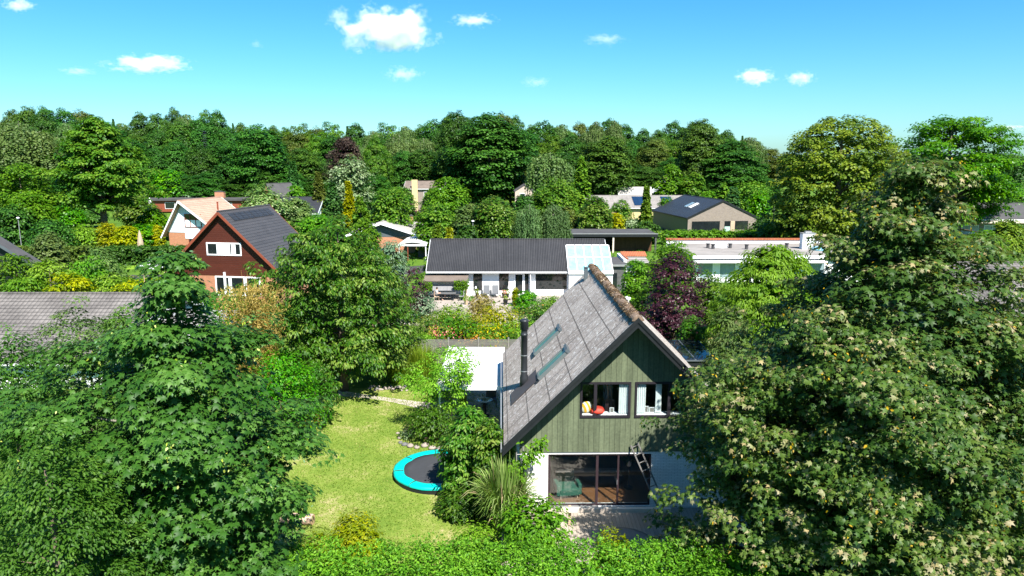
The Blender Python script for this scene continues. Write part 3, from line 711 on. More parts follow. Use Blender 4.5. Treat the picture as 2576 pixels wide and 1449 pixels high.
for s in (-1, 1):
    mb = MB(); n = 40
    # slab with a gently corrugated sheet edge and slightly uneven surface
    rg = random.Random(5 + s); rows = 14
    ys = np.linspace(-OVF, LA + .35, n); vs = []; fs = []
    for i, y in enumerate(ys):
        for j in range(rows):
            f = j / (rows - 1); x = s * EX * f; sag = -.05 * math.sin(math.pi * (y + OVF) / (LA + OVF + .35)) - (.02 if j % 2 else 0) * 0
            vs.append((x, y, ZR - abs(x) + sag + .012 * math.sin(y * 5.98 + j)))
    for i in range(n - 1):
        for j in range(rows - 1):
            a = i * rows + j; q = (a, a + rows, a + rows + 1, a + 1); fs.append(q if s > 0 else q[::-1])
    mb.add(vs, fs)
    k = len(vs); ed = [(0, -OVF), (0, LA + .35), (s * EX, LA + .35), (s * EX, -OVF)]
    mb.add([(x, y, ZR - abs(x) - .03) for x, y in ed] + [(x, y, ZR - abs(x) - .22) for x, y in ed],
           [(0, 1, 2, 3), (7, 6, 5, 4), (0, 3, 7, 4), (1, 5, 6, 2), (2, 6, 7, 3)])
    rf = mb.build('roof', 'fibre_cement', A)
    if s < 0: roofL = rf
    for (yy0, yy1, d0, d1) in ((-OVF - .05, -OVF - .012, .03, -.34), (-OVF - .085, -OVF - .052, .05, -.14)):
        mb = MB(); mb.add([(x, y, ZR - abs(x) + dz) for dz in (d0, d1) for x in (0, s * (EX + .06)) for y in (yy0, yy1)],
               [(0, 2, 3, 1), (4, 5, 7, 6), (0, 1, 5, 4), (2, 6, 7, 3), (0, 4, 6, 2), (1, 3, 7, 5)]); mb.build('bargeboard', 'black_paint', A)
    mb = MB()                                     # black soffit boards
    mb.add([(x, y, ZR - abs(x) + dz) for dz in (-.225, -.25) for x in (0, s * EX) for y in (-OVF, -.05)],
           [(0, 2, 3, 1), (4, 5, 7, 6), (0, 1, 5, 4), (2, 6, 7, 3), (0, 4, 6, 2), (1, 3, 7, 5)])
    mb.build('soffit', 'black_paint', A)
    mb = MB(); xg = s * (EX + .07); mb.box(min(xg, xg + s * .05), max(xg, xg + s * .05), -OVF, LA + .35, ZR - EX - .24, ZR - EX - .15)
    mb.build('gutter', 'alu', A)
# mossy ridge cap: overlapping half-round caps with tufts of moss
mb = MB(); rg = random.Random(3); y = -OVF - .02; i = 0
while y < LA + .3:
    L = .62; r0, r1 = .2, .175
    vs = []; sag = -.05 * math.sin(math.pi * (y + OVF) / (LA + OVF + .35)) + rg.uniform(-.012, .012)
    for yy, r in ((y, r0), (y + L + .06, r1)):
        for k in range(9):
            t = math.pi * k / 8; vs.append((r * 1.15 * math.cos(t), yy, ZR - .09 + sag + r * .95 * math.sin(t)))
    mb.add(vs, [(k, k + 1, k + 10, k + 9) for k in range(8)] + [tuple(range(9))]); y += L
ridge = mb.build('ridge_cap', plain('ridge_stone', (.17, .12, .085), .95, .65, 2.6, .8, stretch=(3, 1, 3)), A)
rng = np.random.default_rng(8); n = 5200
yy = rng.uniform(-OVF, LA + .2, n); t = rng.uniform(.05, math.pi - .05, n); keep = (np.sin(yy * 1.7) + np.sin(yy * 4.3 + 1) + rng.normal(size=n) * .8) > -.5
yy, t = yy[keep], t[keep]; n = len(yy)
P = np.stack([.24 * np.cos(t) + rng.normal(size=n) * .02, yy, ZR - .09 + .19 * np.sin(t) - .05 * np.sin(math.pi * (yy + OVF) / 13)], 1)
Nn = np.stack([np.cos(t), 0 * t, np.sin(t)], 1) + rng.normal(size=(n, 3)) * .5
LM['moss'] = leafmat('leaf_moss', [(0, (.045, .028, .016)), (.4, (.11, .07, .04)), (.75, (.2, .14, .085)), (1, (.45, .38, .28))], .05, .9, spec=.05)
leafobj('moss', [batch(P, Nn, rng.normal(size=(n, 3)) + np.array([0, -.5, -.3]), rng.uniform(.03, .075, n), rng.uniform(0, 1, n) ** 2, 'quad')], LM['moss'], ridge)
# skylights, flashing, flue and vent on the left slope
def slope_box(mb, xa, xb, ya, yb, h0, h1):       # box lying on the left roof slope, heights measured off the plane
    q = []
    for h in (h0, h1):
        for x in (xa, xb):
            for y in (ya, yb): q.append((x - h * .7071, y, ZR + x + h * .7071))
    mb.add(q, [(0, 2, 3, 1), (4, 5, 7, 6), (0, 1, 5, 4), (2, 6, 7, 3), (0, 4, 6, 2), (1, 3, 7, 5)])
M['sky_pane'] = plain('skylight_pane', (.06, .16, .13), .25, .2, 1, 0, spec=.3)
for yc in (6.75, 2.95):
    mb = MB(); a0, a1, b0, b1 = -3.45, -2.27, yc - .4, yc + .4
    for q in ((a0, a1, b0, b0 + .07), (a0, a1, b1 - .07, b1), (a0, a0 + .06, b0 + .07, b1 - .07), (a1 - .06, a1, b0 + .07, b1 - .07)): slope_box(mb, *q, -.03, .11)
    sk = mb.build('skylight', plain('skylight_frame', (.16, .19, .19), .4, .1, 3, 0, metal=.5), A)
    mb = MB(); slope_box(mb, a0 + .06, a1 - .06, b0 + .07, b1 - .07, .03, .06); mb.build('pane', 'sky_pane', sk)
    mb = MB(); slope_box(mb, a1 + .002, a1 + .1, b0 - .04, b1 + .04, -.02, .16); mb.build('hood', 'steel_blue', sk)
    mb = MB(); slope_box(mb, a0 - .16, a0 - .002, b0 - .04, b1 + .04, -.02, .02); mb.build('flashing', 'black_metal', sk)
mb = MB(); slope_box(mb, -4.62, -3.50, 2.75, 4.25, .012, .03); mb.build('flashing', plain('lead', (.055, .05, .055), .6, .15, 1.5, .1), A)
mb = MB(); fx, fy = -4.05, 3.95
mb.lathe([(.19, 3.9), (.19, 4.45), (.145, 4.6), (.145, 6.35), (.16, 6.36), (.16, 6.43), (.145, 6.44), (.145, 6.62), (.185, 6.64), (.185, 6.98), (.2, 7.0), (.2, 7.05), (.12, 7.1)], 20, (fx, fy, 0))
fl = mb.build('flue', 'black_metal', A, True)
for z in (4.72, 5.45, 6.40): mb = MB(); mb.lathe([(.152, z), (.158, z + .005), (.158, z + .03), (.152, z + .035)], 20, (fx, fy, 0)); mb.build('clamp', 'steel', fl)
mb = MB(); mb.box(-.62, -.42, 10.95, 11.15, 7.3, 8.28); mb.box(-.65, -.39, 10.92, 11.18, 8.285, 8.33); mb.build('roof_vent', 'steel_blue', A)
# windows of the gable
M['frame_black'] = plain('frame_black', (.02, .017, .022), .45, .2, 3, .03)
for (x0, x1, z0, z1), mul in ((W1, .30), (W2, .67)):
    mb = MB(); fw = .085; ya, yb = -.075, .1
    mb.box(x0, x1, ya, yb, z0, z0 + fw); mb.box(x0, x1, ya, yb, z1 - fw, z1); mb.box(x0, x0 + fw, ya, yb, z0 + fw, z1 - fw); mb.box(x1 - fw, x1, ya, yb, z0 + fw, z1 - fw)
    xm = x0 + (x1 - x0) * mul; mb.box(xm - .06, xm + .06, ya, yb, z0 + fw, z1 - fw)
    f = mb.build('window', 'frame_black', A)
    for a, c_ in ((x0 + fw, xm - .06), (xm + .06, x1 - fw)):
        mb = MB(); mb.box(a, c_, .0, .01, z0 + fw, z1 - fw); mb.build('pane', 'glass', f)
    mb = MB(); mb.box(x0 + fw, x1 - fw, .0, .35, z0 + fw + .002, z0 + fw + .03); mb.build('sill', 'white_paint', f)
    side = x1 - .42 if mul < .5 else x0 + .1
    mb = MB()
    for k in range(9): mb.tube([(side + .04 * k, .07 + .03 * (k % 2), z0 + .15), (side + .04 * k, .07 + .03 * (k % 2), z1 - .08)], .028, 6)
    mb.build('curtain', 'curtain', f)
mb = MB()                                     # right window: pale blind and second curtain
for k in range(5): mb.tube([(1.0 + .045 * k, .12, 4.2), (1.0 + .045 * k, .12, 5.42)], .03, 6)
mb.build('curtain', 'curtain', A)
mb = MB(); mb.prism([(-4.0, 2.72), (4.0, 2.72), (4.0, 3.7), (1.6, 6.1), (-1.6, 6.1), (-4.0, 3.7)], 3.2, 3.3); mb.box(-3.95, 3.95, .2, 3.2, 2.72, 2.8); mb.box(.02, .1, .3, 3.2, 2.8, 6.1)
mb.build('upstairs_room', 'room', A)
mb = MB(); mb.box(-.1 - .55, -.1 - .15, 3.0, 3.05, 2.9, 4.7); mb.build('door', 'white_paint', A)
# sliding doors and the living room behind
mb = MB(); x0, x1, z0, z1 = DR; ya, yb = .06, .16; fw = .09
mb.box(x0, x1, ya, yb, z1 - fw, z1); mb.box(x0, x1, ya, yb, z0, z0 + .05); mb.box(x0, x0 + fw, ya, yb, z0 + .05, z1 - fw); mb.box(x1 - .07, x1, ya, yb, z0 + .05, z1 - fw)
for xm, wd in ((-1.26, .1), (-.42, .07)): mb.box(xm - wd / 2, xm + wd / 2, ya - .01, yb, z0 + .05, z1 - fw)
f = mb.build('sliding_door', 'dark_frame', A)
for a, c_ in ((x0 + fw, -1.31), (-1.21, -.455), (-.385, x1 - .07)):
    mb = MB(); mb.box(a, c_, .1, .11, z0 + .05, z1 - fw); mb.build('pane', 'glass', f)
mb = MB(); mb.box(-.47, -.44, .03, .06, 1.2, 1.4); mb.build('handle', 'steel', f)
mb = MB(); mb.box(x0 - .02, -1.2, -.07, .055, .26, .31); mb.build('threshold', 'alu', f)
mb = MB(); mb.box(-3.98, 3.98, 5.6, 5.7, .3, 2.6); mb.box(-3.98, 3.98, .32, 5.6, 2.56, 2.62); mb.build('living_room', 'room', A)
mb = MB(); mb.box(-3.98, 3.98, .17, 5.6, .24, .29); mb.build('floor', 'floor_wood', A)
mb = MB(); mb.box(-3.98, -3.9, .32, 5.6, .3, 2.5); mb.build('panelling', lines('panelling', (.22, .17, .12), 1, .14, .08, .3, .8, .2, 1), A)
Aw = A.matrix_world
def inA(x, y, z): 
    c_, s_ = math.cos(R(.9)), math.sin(R(.9)); return (4.65 + x * c_ - y * s_, 26.3 + x * s_ + y * c_, z)
# things in the windows
def on_sill(x): return inA(x, .17, 4.167)
t = empty('cushion', on_sill(-1.72), R(8), 'yellow and white striped cushion on the sill of the left upper window', 'cushion')
ms, nts = newmat('stripe_cloth'); b = NB(nts); q = b.sep(b.coord()); s_ = b.m('LESS_THAN', b.m('FRACT', b.m('DIVIDE', b.m('ADD', q[0], b.m('MULTIPLY', q[2], -.4)), .13)), .5)
b.out(b.mix(s_, (.8, .78, .7), (.85, .45, .03)), .9)
mb = MB(); mb.lathe([(.02, -.08), (.22, -.06), (.30, 0), (.22, .06), (.02, .08)], 4, (0, 0, 0)); cu = mb.build('cover', ms, t); cu.rotation_euler = (R(78), R(-20), R(5)); cu.location = (0, .02, .24)
sb = cu.modifiers.new('sub', 'SUBSURF'); sb.levels = 2; sb.render_levels = 2; cu.scale = (1.4, 1.2, 1.4)
rk = MB(); rk.lathe([(.05, 0), (.24, .02), (.3, .12), (.24, .22), (.05, .26)], 16, (0, 0, 0)); o = rk.build('beanbag', 'red', None, True); o.location = on_sill(-1.3)
tag(o, 'red beanbag cushion lying beside the striped cushion in the left upper window', 'cushion')
for i, (x, ww, hh, lb) in enumerate(((-1.17, .2, .16, 'small white picture frame beside the red cushion in the left upper window'), (-.72, .17, .22, 'white picture frame near the curtain of the left upper window'),
                                  (.62, .2, .27, 'taller white picture frame on the sill of the right upper window'), (.86, .22, .22, 'shorter white picture frame next to the taller one in the right upper window'))):
    mb = MB(); e = .025; mb.box(-ww / 2, ww / 2, -.01, .01, 0, e); mb.box(-ww / 2, ww / 2, -.01, .01, hh - e, hh); mb.box(-ww / 2, -ww / 2 + e, -.01, .01, e, hh - e); mb.box(ww / 2 - e, ww / 2, -.01, .01, e, hh - e)
    t = empty('picture_frame', on_sill(x), 0, lb, 'picture frame', 'white picture frames on the window sills'); mb.build('frame', 'white_paint', t)
    mb = MB(); mb.box(-ww / 2 + e, ww / 2 - e, -.002, .006, e, hh - e); mb.build('picture', 'felt_light', t)
t = empty('easel', inA(-.68, .75, 2.8), 0, 'wooden easel with a dark board behind the left upper window', 'easel')
mb = MB(); mb.tube([(0, 0, 0), (-.14, .1, 2.5)], .025, 5); mb.tube([(.3, 0, 0), (0, .1, 2.2)], .02, 5); mb.tube([(-.35, 0, 0), (-.05, .1, 2.2)], .02, 5); mb.build('frame', 'wood', t)
mb = MB(); mb.box(-.22, .16, -.05, -.02, 1.2, 1.75); mb.build('board', 'purple_board' if 'purple_board' in M else 'dark_frame', t)
t = empty('armchair', inA(-2.35, 1.0, .29), R(10), 'green draped armchair behind the glass of the sliding door', 'armchair')
mb = MB(); mb.box(-.42, .42, -.4, .42, .12, .45); mb.build('seat', 'green_cloth', t, bevel=.06)
mb = MB(); mb.box(-.4, .4, .3, .52, .44, .95); mb.build('backrest', 'green_cloth', t, bevel=.08)
for s in (-1, 1):
    mb = MB(); mb.box(s * .45 - .08, s * .45 + .08, -.38, .4, .14, .62); mb.build('armrest', 'green_cloth', t, bevel=.05)
for x, y in ((-.35, -.33), (.35, -.33), (-.35, .35), (.35, .35)):
    mb = MB(); mb.tube([(x, y, 0), (x, y, .13)], .025, 6); mb.build('leg', 'wood', t)
t = empty('potted_plant', inA(.3, 1.6, .29), 0, 'white flower pot with a plant hanging high behind the right sliding door', 'plant')
mb = MB(); mb.lathe([(.09, 1.0), (.13, 1.28), (.14, 1.3), (.12, 1.3)], 16); mb.build('pot', 'white_paint', t, True)
mb = MB(); mb.tube([(0, 0, .05), (0, 0, 1.0)], .02, 6); mb.lathe([(.2, 0), (.2, .03)], 16); mb.build('pedestal', 'black_metal', t)
rng = np.random.default_rng(2); n = 60; a = rng.uniform(0, 6.28, n)
leafobj('foliage', [batch(np.tile([0, 0, 1.3], (n, 1)) + rng.normal(size=(n, 3)) * .05, np.tile([0, 0, 1.], (n, 1)) + rng.normal(size=(n, 3)) * .3, np.stack([np.cos(a), np.sin(a), rng.uniform(.2, 1.6, n)], 1), .35, rng.uniform(0, 1, n), 'long')], LM['conifer'], t)
t = empty('sofa', inA(-.9, 2.4, .29), 0, 'low orange brown bench in the living room behind the sliding door', 'bench')
mb = MB(); mb.box(-1.3, 1.0, -.3, .35, .3, .38); mb.build('top', 'wood', t)
for x in (-1.1, .8):
    mb = MB(); mb.box(x - .04, x + .04, -.2, .25, 0, .3); mb.build('leg', 'wood', t)

M['dark_alu'] = plain('dark_alu', (.12, .115, .11), .6, .2, 4, .05)
# terrace in front of the house
sheet('terrace', [(-.4, 21.6), (9.5, 21.6), (9.5, 26.28), (-.4, 26.28)], .24, 'deck')
mb = MB(); mb.box(-.4, 9.5, 21.55, 21.6, 0, .24); tag(mb.build('terrace_edge', 'wood_pale'), kind='structure')
t = empty('terrace_railing', (0, 0, 0), 0, 'pale weathered timber rail running across the terrace in front of the sliding doors', 'railing')
mb = MB(); mb.box(1.9, 6.0, 24.72, 24.86, .84, 1.0); mb.build('rail', 'wood_pale', t)
for x in (2.2, 5.85):
    mb = MB(); mb.box(x - .05, x + .05, 24.88, 24.98, .24, 1.02); mb.build('post', 'wood', t)
t = empty('folded_awning', (4.1, 23.6, .245), R(6), 'round grey canvas cover lying on the terrace boards behind the hedge', 'cover')
mb = MB(); mb.lathe([(1.02, 0), (1.05, .03), (.9, .07), (.4, .1), (.02, .11)], 26); mb.build('canvas', plain('grey_canvas', (.2, .19, .18), .8, .2, 2, .3), t, True)
mb = MB(); mb.lathe([(1.05, .0), (1.08, .01), (1.08, .03), (1.04, .035)], 26); mb.build('hem', 'steel_blue', t)
def ladder(label, a, b_, wdt, n, mat, r=.028):
    a, b_ = Vector(a), Vector(b_); t = empty('ladder', a, 0, label, 'ladder', 'ladders leaning on the white brick wall'); d = b_ - a
    sd_ = Vector((1, 0, 0)); sd_ = (sd_ - d.normalized() * sd_.dot(d.normalized())).normalized()
    for s in (-1, 1):
        mb = MB(); o = sd_ * s * wdt / 2; mb.tube([o, d + o], r, 6); mb.build('rail', mat, t)
    for i in range(n):
        mb = MB(); q = d * ((i + .7) / n); mb.tube([q - sd_ * wdt / 2, q + sd_ * wdt / 2], r * .6, 6); mb.build('rung', mat, t)
    return t
ladder('dark metal ladder leaning at a slant across the right sliding door', (6.02, 24.95, .245), (4.8, 26.2, 2.98), .3, 10, 'dark_alu', .032)
ladder('thin grey ladder standing upright at the left corner of the white wall', (.34, 25.75, .02), (.30, 26.2, 3.0), .26, 9, 'alu', .025)
# ------------------------------------------------------------------ the other houses
# long white house with the dark corrugated roof
B = house('white_house', 'long low white house with dark corrugated roof and big garden windows beyond the fence', 'house', -8.55, 75.2, R(-90), 4.4, 3.9, 18.3, 2.95, 5.55,
          'white_wall', 'corrugated', 'white_paint', ov=.6, ovf=.15, zEr=3.2)
FB = ('x+', 3.9)
def bx_(px): return (px - 1287.5) / FPX * 72.0 + 8.55      # pixel column to the house's own length
for a, c_ in ((1190, 1212), (1255, 1279)): win(B, FB, bx_(a), bx_(c_), .75, 2.5, 'dark_frame', fw=.05)
win(B, FB, bx_(1293), bx_(1317), .25, 2.5, fw=.12, name='door'); win(B, FB, bx_(1318.5), bx_(1331), .25, 2.5, 'white_paint', fw=.05, name='door')
mb = MB(); mb.box(3.93, 4.75, bx_(1333), bx_(1333) + .06, .3, 2.45); o = mb.build('open_door', 'white_paint', B)
win(B, FB, bx_(1345), bx_(1428), .75, 2.5, fw=.07, bars=()); downpipe(B, 3.98, .2, .1, 2.4, 'white_paint')
# curtains and furniture hints behind the glass: pale lamp shades on the sills
for a in (1193, 1276):
    mb = MB(); mb.lathe([(.1, .95), (.06, 1.15), (.02, 1.16)], 10, (3.99, bx_(a) + .12, 0)); mb.build('lamp', 'white_paint', B)
# conservatory: glazed roof in white bars on white walls
Xc0, Xc1 = (1428 - 1287.5) / FPX * 72 + 8.55, (1541 - 1287.5) / FPX * 71.2 + 8.55
mb = MB(); mb.prism([(3.3, .0), (4.9, .0), (4.9, 2.75), (3.3, 3.6)], Xc0 + .06, Xc1); mb.build('conservatory_wall', 'white_wall', B)
def crz(x): return 2.9 + (4.9 - x) * .58
cr = MB()
for k in range(6):
    y = Xc0 + (Xc1 - Xc0) * k / 5; cr.slab([(1.15, y - .045, crz(1.15)), (5.0, y - .045, crz(5.0)), (5.0, y + .045, crz(5.0)), (1.15, y + .045, crz(1.15))], .12)
for x in (1.15, 2.95, 4.98):
    for k in range(5):
        y0, y1 = Xc0 + (Xc1 - Xc0) * k / 5 + .062, Xc0 + (Xc1 - Xc0) * (k + 1) / 5 - .062; cr.slab([(x - .06, y0, crz(x - .06)), (x + .06, y0, crz(x + .06)), (x + .06, y1, crz(x + .06)), (x - .06, y1, crz(x - .06))], .12)
crf = cr.build('glass_roof_frame', 'white_paint', B)
M['cons_glass'] = plain('cons_glass', (.20, .46, .56), .3, .35, 1.6, 0, spec=.3)
mb = MB()
for i, (xa, xb) in enumerate(((1.21, 2.89), (3.01, 4.92))):
    for k in range(5):
        y0, y1 = Xc0 + (Xc1 - Xc0) * k / 5 + .065, Xc0 + (Xc1 - Xc0) * (k + 1) / 5 - .065
        mb.slab([(xa, y0, crz(xa) - .07), (xb, y0, crz(xb) - .07), (xb, y1, crz(xb) - .07), (xa, y1, crz(xa) - .07)], .02)
mb.build('glazing', 'cons_glass', crf)
mb = MB(); mb.prism([(1.2, 2.8), (4.85, 2.6), (4.85, crz(4.85) - .2), (1.2, crz(1.2) - .2)], Xc0 + .02, Xc0 + .055); mb.prism([(1.2, 2.8), (4.85, 2.6), (4.85, crz(4.85) - .2), (1.2, crz(1.2) - .2)], Xc1 - .04, Xc1 - .01); mb.build('side_wall', 'white_paint', B)
mb = MB(); mb.box(4.95, 5.06, Xc0, Xc1 + .05, 2.6, 2.78); mb.build('gutter', 'white_paint', B)
# lean-to roof of the arbour at its left end
t = empty('arbour', at(1122, 748, 70), 0, 'vine-grown arbour with brown felt roof against the left end of the long white house', 'arbour'); t.location.z = 0
mb = MB(); mb.slab([(-2.2, 1.2, 2.45), (2.25, 1.2, 2.45), (2.2, -.6, 2.02), (-2.2, -.6, 2.02)], .08); mb.build('roof', 'brown_felt', t)
for x in (-2.0, 2.0):
    for y in (-.5, .95):
        mb = MB(); mb.box(x - .05, x + .05, y - .05, y + .05, 0, 2.0 if y < 0 else 2.3); mb.build('post', 'wood', t)
for (x0, x1, zz, sd_) in ((-2.6, -1.35, 1.6, 1), (.9, 2.3, 1.75, 2)):
    rng = np.random.default_rng(sd_); n = 620
    P = np.stack([rng.uniform(x0, x1, n), rng.uniform(-1.1, -.4, n), zz + rng.uniform(-.5, .35, n) * (1 + 0 * rng.uniform(0, 1, n))], 1)
    leafobj('vine', [batch(P, sph(rng, n) + np.array([0, -.6, .8]), sph(rng, n) - np.array([0, 0, .6]), rng.uniform(.12, .25, n), rng.uniform(.1, .8, n), 'oval')], LM['bright'], t)
n = 240; rng = np.random.default_rng(5); P = np.stack([rng.normal(size=n) * .12 + 1.75, rng.uniform(-1.0, -.7, n), rng.uniform(.1, 1.5, n)], 1)
leafobj('vine', [batch(P, sph(rng, n) + np.array([0, -.8, .5]), sph(rng, n), rng.uniform(.1, .2, n), rng.uniform(.2, .9, n), 'oval')], LM['bright'], t)
# annex and garden walls right of the white house
t = empty('dark_shed', at(1535, 690, 74), 0, 'dark slatted shed with flat felt roof between the glass roof and the white garden wall', 'shed'); t.location.z = 0
mb = MB(); mb.box(.15, 1.75, .6, 6, 0, 2.7); mb.build('wall', 'dark_slat', t)
mb = MB(); mb.box(-.1, 1.95, .35, 6.6, 2.705, 2.9); mb.build('roof', 'felt_dark', t)
mb = MB(); mb.box(-.14, 1.99, .31, .347, 2.74, 2.95); mb.build('fascia', 'alu', t)
mb = MB(); mb.box(.25, .8, .56, .597, .1, 2.0); mb.build('door', 'pane_dark', t)
Cx0, Cx1, Cy0, Cy1 = 20.9, 41.2, 79.8, 92.6
C = empty('flat_roof_house', (Cx0, Cy0, 0), 0, 'white flat-roofed house edged with orange tiles and a square white chimney', 'house')
wX, wY = Cx1 - Cx0, Cy1 - Cy0
mb = MB(); mb.box(0, wX, 0.35, wY, 0, 2.75); mb.build('wall', 'white_wall', C)
mb = MB(); mb.box(-.3, wX + .2, -.1, wY - .3, 2.76, 3.12); mb.build('roof', 'felt_light', C)
mb = MB(); mb.box(-.34, wX - 5.5, -.2, -.103, 2.86, 3.17); mb.build('fascia', 'white_paint', C)
mb = MB(); mb.box(-.34, wX - 5.5, -.75, .34, 2.42, 2.6); mb.build('awning', 'white_paint', C)
mb = MB(); mb.box(-.6, wX, wY - .28, wY, 0, 3.5); mb.build('parapet', 'white_wall', C)
mb = MB(); mb.box(wX + .22, wX + .5, 3.5, wY, 0, 3.5); mb.build('parapet', 'blue_board', C)
mb = MB(); mb.prism([(-.7, 3.52), (wX + .5, 3.52), (wX + .5, 3.75), (-.7, 3.75)], wY - .4, wY + .1); mb.build('tile_coping', 'tile_orange', C)
mb = MB(); mb.box(wX + .12, wX + .62, 3.4, wY - .42, 3.52, 3.74); mb.build('tile_coping', 'tile_orange_y', C)
chimney(C, 36.3 - Cx0, 6.6, 3.13, 5.0, 1.5, .9, 'white_wall', cap='alu')
def dome(px, py, r):
    p = at(px, py, 0.01); q = onz(px, py, 3.13); mb = MB(); mb.lathe([(r, 0), (r, .12), (r * .8, .3), (r * .4, .42), (.02, .46)], 20)
    o = mb.build('roof_dome', 'cons_glass' if r < .9 else 'white_paint', C, True); o.location = (q.x - Cx0, q.y - Cy0, 3.125)
for px, py, r in ((1810, 622, 1.0), (2057, 629, .85)): dome(px, py, r)
for px, py in ((1780, 624), (1793, 626), (1836, 624), (1877, 627), (1978, 623), (2082, 634)):
    q = onz(px, py, 3.13); mb = MB(); mb.lathe([(.2, 0), (.2, .5), (.26, .5), (.26, .6), (.05, .62)], 12); o = mb.build('roof_vent', 'felt_dark', C); o.location = (q.x - Cx0, q.y - Cy0, 3.12)
for a, c_ in ((.4, 2.2), (2.9, 4.8), (8, 11), (12.5, 15)): win(C, ('y', .35), a, c_, .5, 2.35, pane='pane_sky', fw=.08)
t = empty('garden_wall', at(1588, 650, 77.5), 0, 'white garden wall with a short orange tiled roof between shed and flat-roofed house', 'wall'); t.location.z = 0
mb = MB(); mb.box(-1.0, -.7, -1.0, 4.2, 0, 3.2); mb.box(-.7, 1.2, 4.0, 4.2, 0, 3.2); mb.build('wall', 'white_wall', t)
mb = MB(); mb.slab([(-.66, 3.9, 3.45), (2.2, 3.9, 3.45), (2.2, 2.6, 3.1), (-.66, 2.6, 3.1)], .1); mb.build('tile_roof', 'tile_orange', t)
mb = MB(); mb.box(-.72, -.5, -1.0, 2.55, 3.202, 3.32); mb.build('tile_coping', 'tile_orange_y', t)
mb = MB(); mb.slab([(-.5, 2.5, 3.0), (2.0, 2.5, 3.0), (2.0, -.4, 2.7), (-.5, -.4, 2.7)], .08); mb.build('pergola_roof', 'grey_slat', t)
# brick house
D = house('brick_house', 'taupe brick house with black tiled roof and covered porch behind the laurel hedge', 'house', 38.7, 130, R(7.5), 6.6, 6.6, 19.5, 3.55, 6.6, 'brick_taupe', 'tile_black', 'black_paint', ov=.25, ovf=.12)
mb = MB(); mb.box(-5.9, -.4, -.012, .02, .2, 2.75); mb.build('porch_shade', 'pane_dark', D)  # flat dark sheet on the closed wall, painted in for the shade inside the porch
mb = MB(); mb.box(-5.95, -5.85, -.03, -.014, .2, 2.8); mb.box(-.45, -.35, -.03, -.014, .2, 2.8); mb.build('porch_post', 'brick_taupe', D)
mb = MB(); mb.box(.45, 1.6, -.03, -.005, .1, 2.75); dr = mb.build('door', 'pane_dark', D)
mb = MB(); mb.box(.5, 1.55, -.045, -.032, .1, 1.75); mb.build('door_panel', plain('mint', (.35, .5, .45), .5, .05), dr)
mb = MB(); mb.box(1.65, 2.45, -.03, -.005, .1, 2.75); mb.build('timber_panel', 'wood', D)
win(D, ('y', 0), 2.5, 5.0, 1.2, 2.75, 'black_paint', fw=.08)
for s0, s1, z0, z1 in ((1.2, 2.6, .2, 2.6), (3.2, 4.2, 1, 2.4), (6, 12.2, .2, 2.6), (14, 15, .2, 2.5)): win(D, ('x-', -6.6), s0, s1, z0, z1, 'steel_blue', mull=(.25, .5, .75) if s1 - s0 > 4 else (), fw=.09)
mb = MB(); mb.box(-6.66, -6.602, .3, 19, 0, 3.2); mb.build('cladding', 'steel_blue', D)
for yy, cc in ((6, 'white_paint'), (8.2, 'pane_sky')):
    mb = MB(); x0, x1 = -3.9, -2.2; mb.slab([(x0, yy, 6.6 + x0 * .462 + .12), (x1, yy, 6.6 + x1 * .462 + .12), (x1, yy + 1.1, 6.6 + x1 * .462 + .12), (x0, yy + 1.1, 6.6 + x0 * .462 + .12)], .12); mb.build('skylight', cc, D)
# carport with the dark flat roof
E = empty('carport', (8.9, 106, 0), 0, 'open carport with dark flat roof and brown board wall behind the long white house', 'carport')
mb = MB(); mb.box(0, 13, 0, 8.3, 2.72, 2.86); mb.build('roof', 'felt_dark', E)
mb = MB(); mb.box(-.05, 13.05, -.06, -.003, 2.45, 2.92); mb.build('fascia', 'black_paint', E)
mb = MB(); mb.box(-.08, 13.08, -.1, -.063, 2.86, 2.98); mb.build('roof_edge', 'alu', E)
mb = MB(); mb.box(0, 13, 7.6, 7.8, 0, 2.7); mb.build('wall', 'dark_slat', E)
mb = MB(); mb.box(6.6, 12.6, 2.2, 2.4, 0, 2.7); mb.build('wall', 'brown_slat', E)
for x in (.15, 6.4, 12.8):
    mb = MB(); mb.box(x - .12, x + .12, .05, .3, 0, 2.7); mb.build('post', 'wood_pale' if x == 6.4 else 'dark_slat', E)
# long grey-roofed house with solar panels
Fh = house('solar_house', 'long low house with mottled grey roof carrying dark blue solar panels', 'house', 17, 172, R(-90), 5, 6, 24, 3.6, 5.3, 'brick_yellow', 'asbestos', 'white_paint', ov=.5, ovf=.3, zEr=3.0)
for y0, y1 in ((11.8, 15.8), (18.6, 21.2)):
    mb = MB(); sl = -(5.3 - 3.0) / 6; mb.slab([(.8, y0, 5.3 + .8 * sl + .12), (5.4, y0, 5.3 + 5.4 * sl + .12), (5.4, y1, 5.3 + 5.4 * sl + .12), (.8, y1, 5.3 + .8 * sl + .12)], .05); mb.build('solar_panel', 'solar', Fh)
# white boarded house with chimney
G = house('white_gabled_house', 'white boarded gable house with pale chimney in front of the wood', 'house', 42.3, 200, R(-20), 3.4, 3.4, 9, 4.9, 8.4, 'white_board', 'felt_dark', 'white_paint', ov=.5, ovf=.3)
chimney(G, 0.6, 2.4, 7.4, 9.6, 1.5, 1.2, 'brick_yellow'); win(G, ('y', 0), -.9, -.1, 2.0, 3.1, 'brick_orange')
Gw = house('low_wing', 'low grey-roofed wing standing left of the white boarded gable house', 'house', 29.5, 199, R(-90), 3, 3.2, 9.2, 4.2, 6.3, 'white_board', 'felt_grey', 'white_paint', ov=.3, ovf=.2)
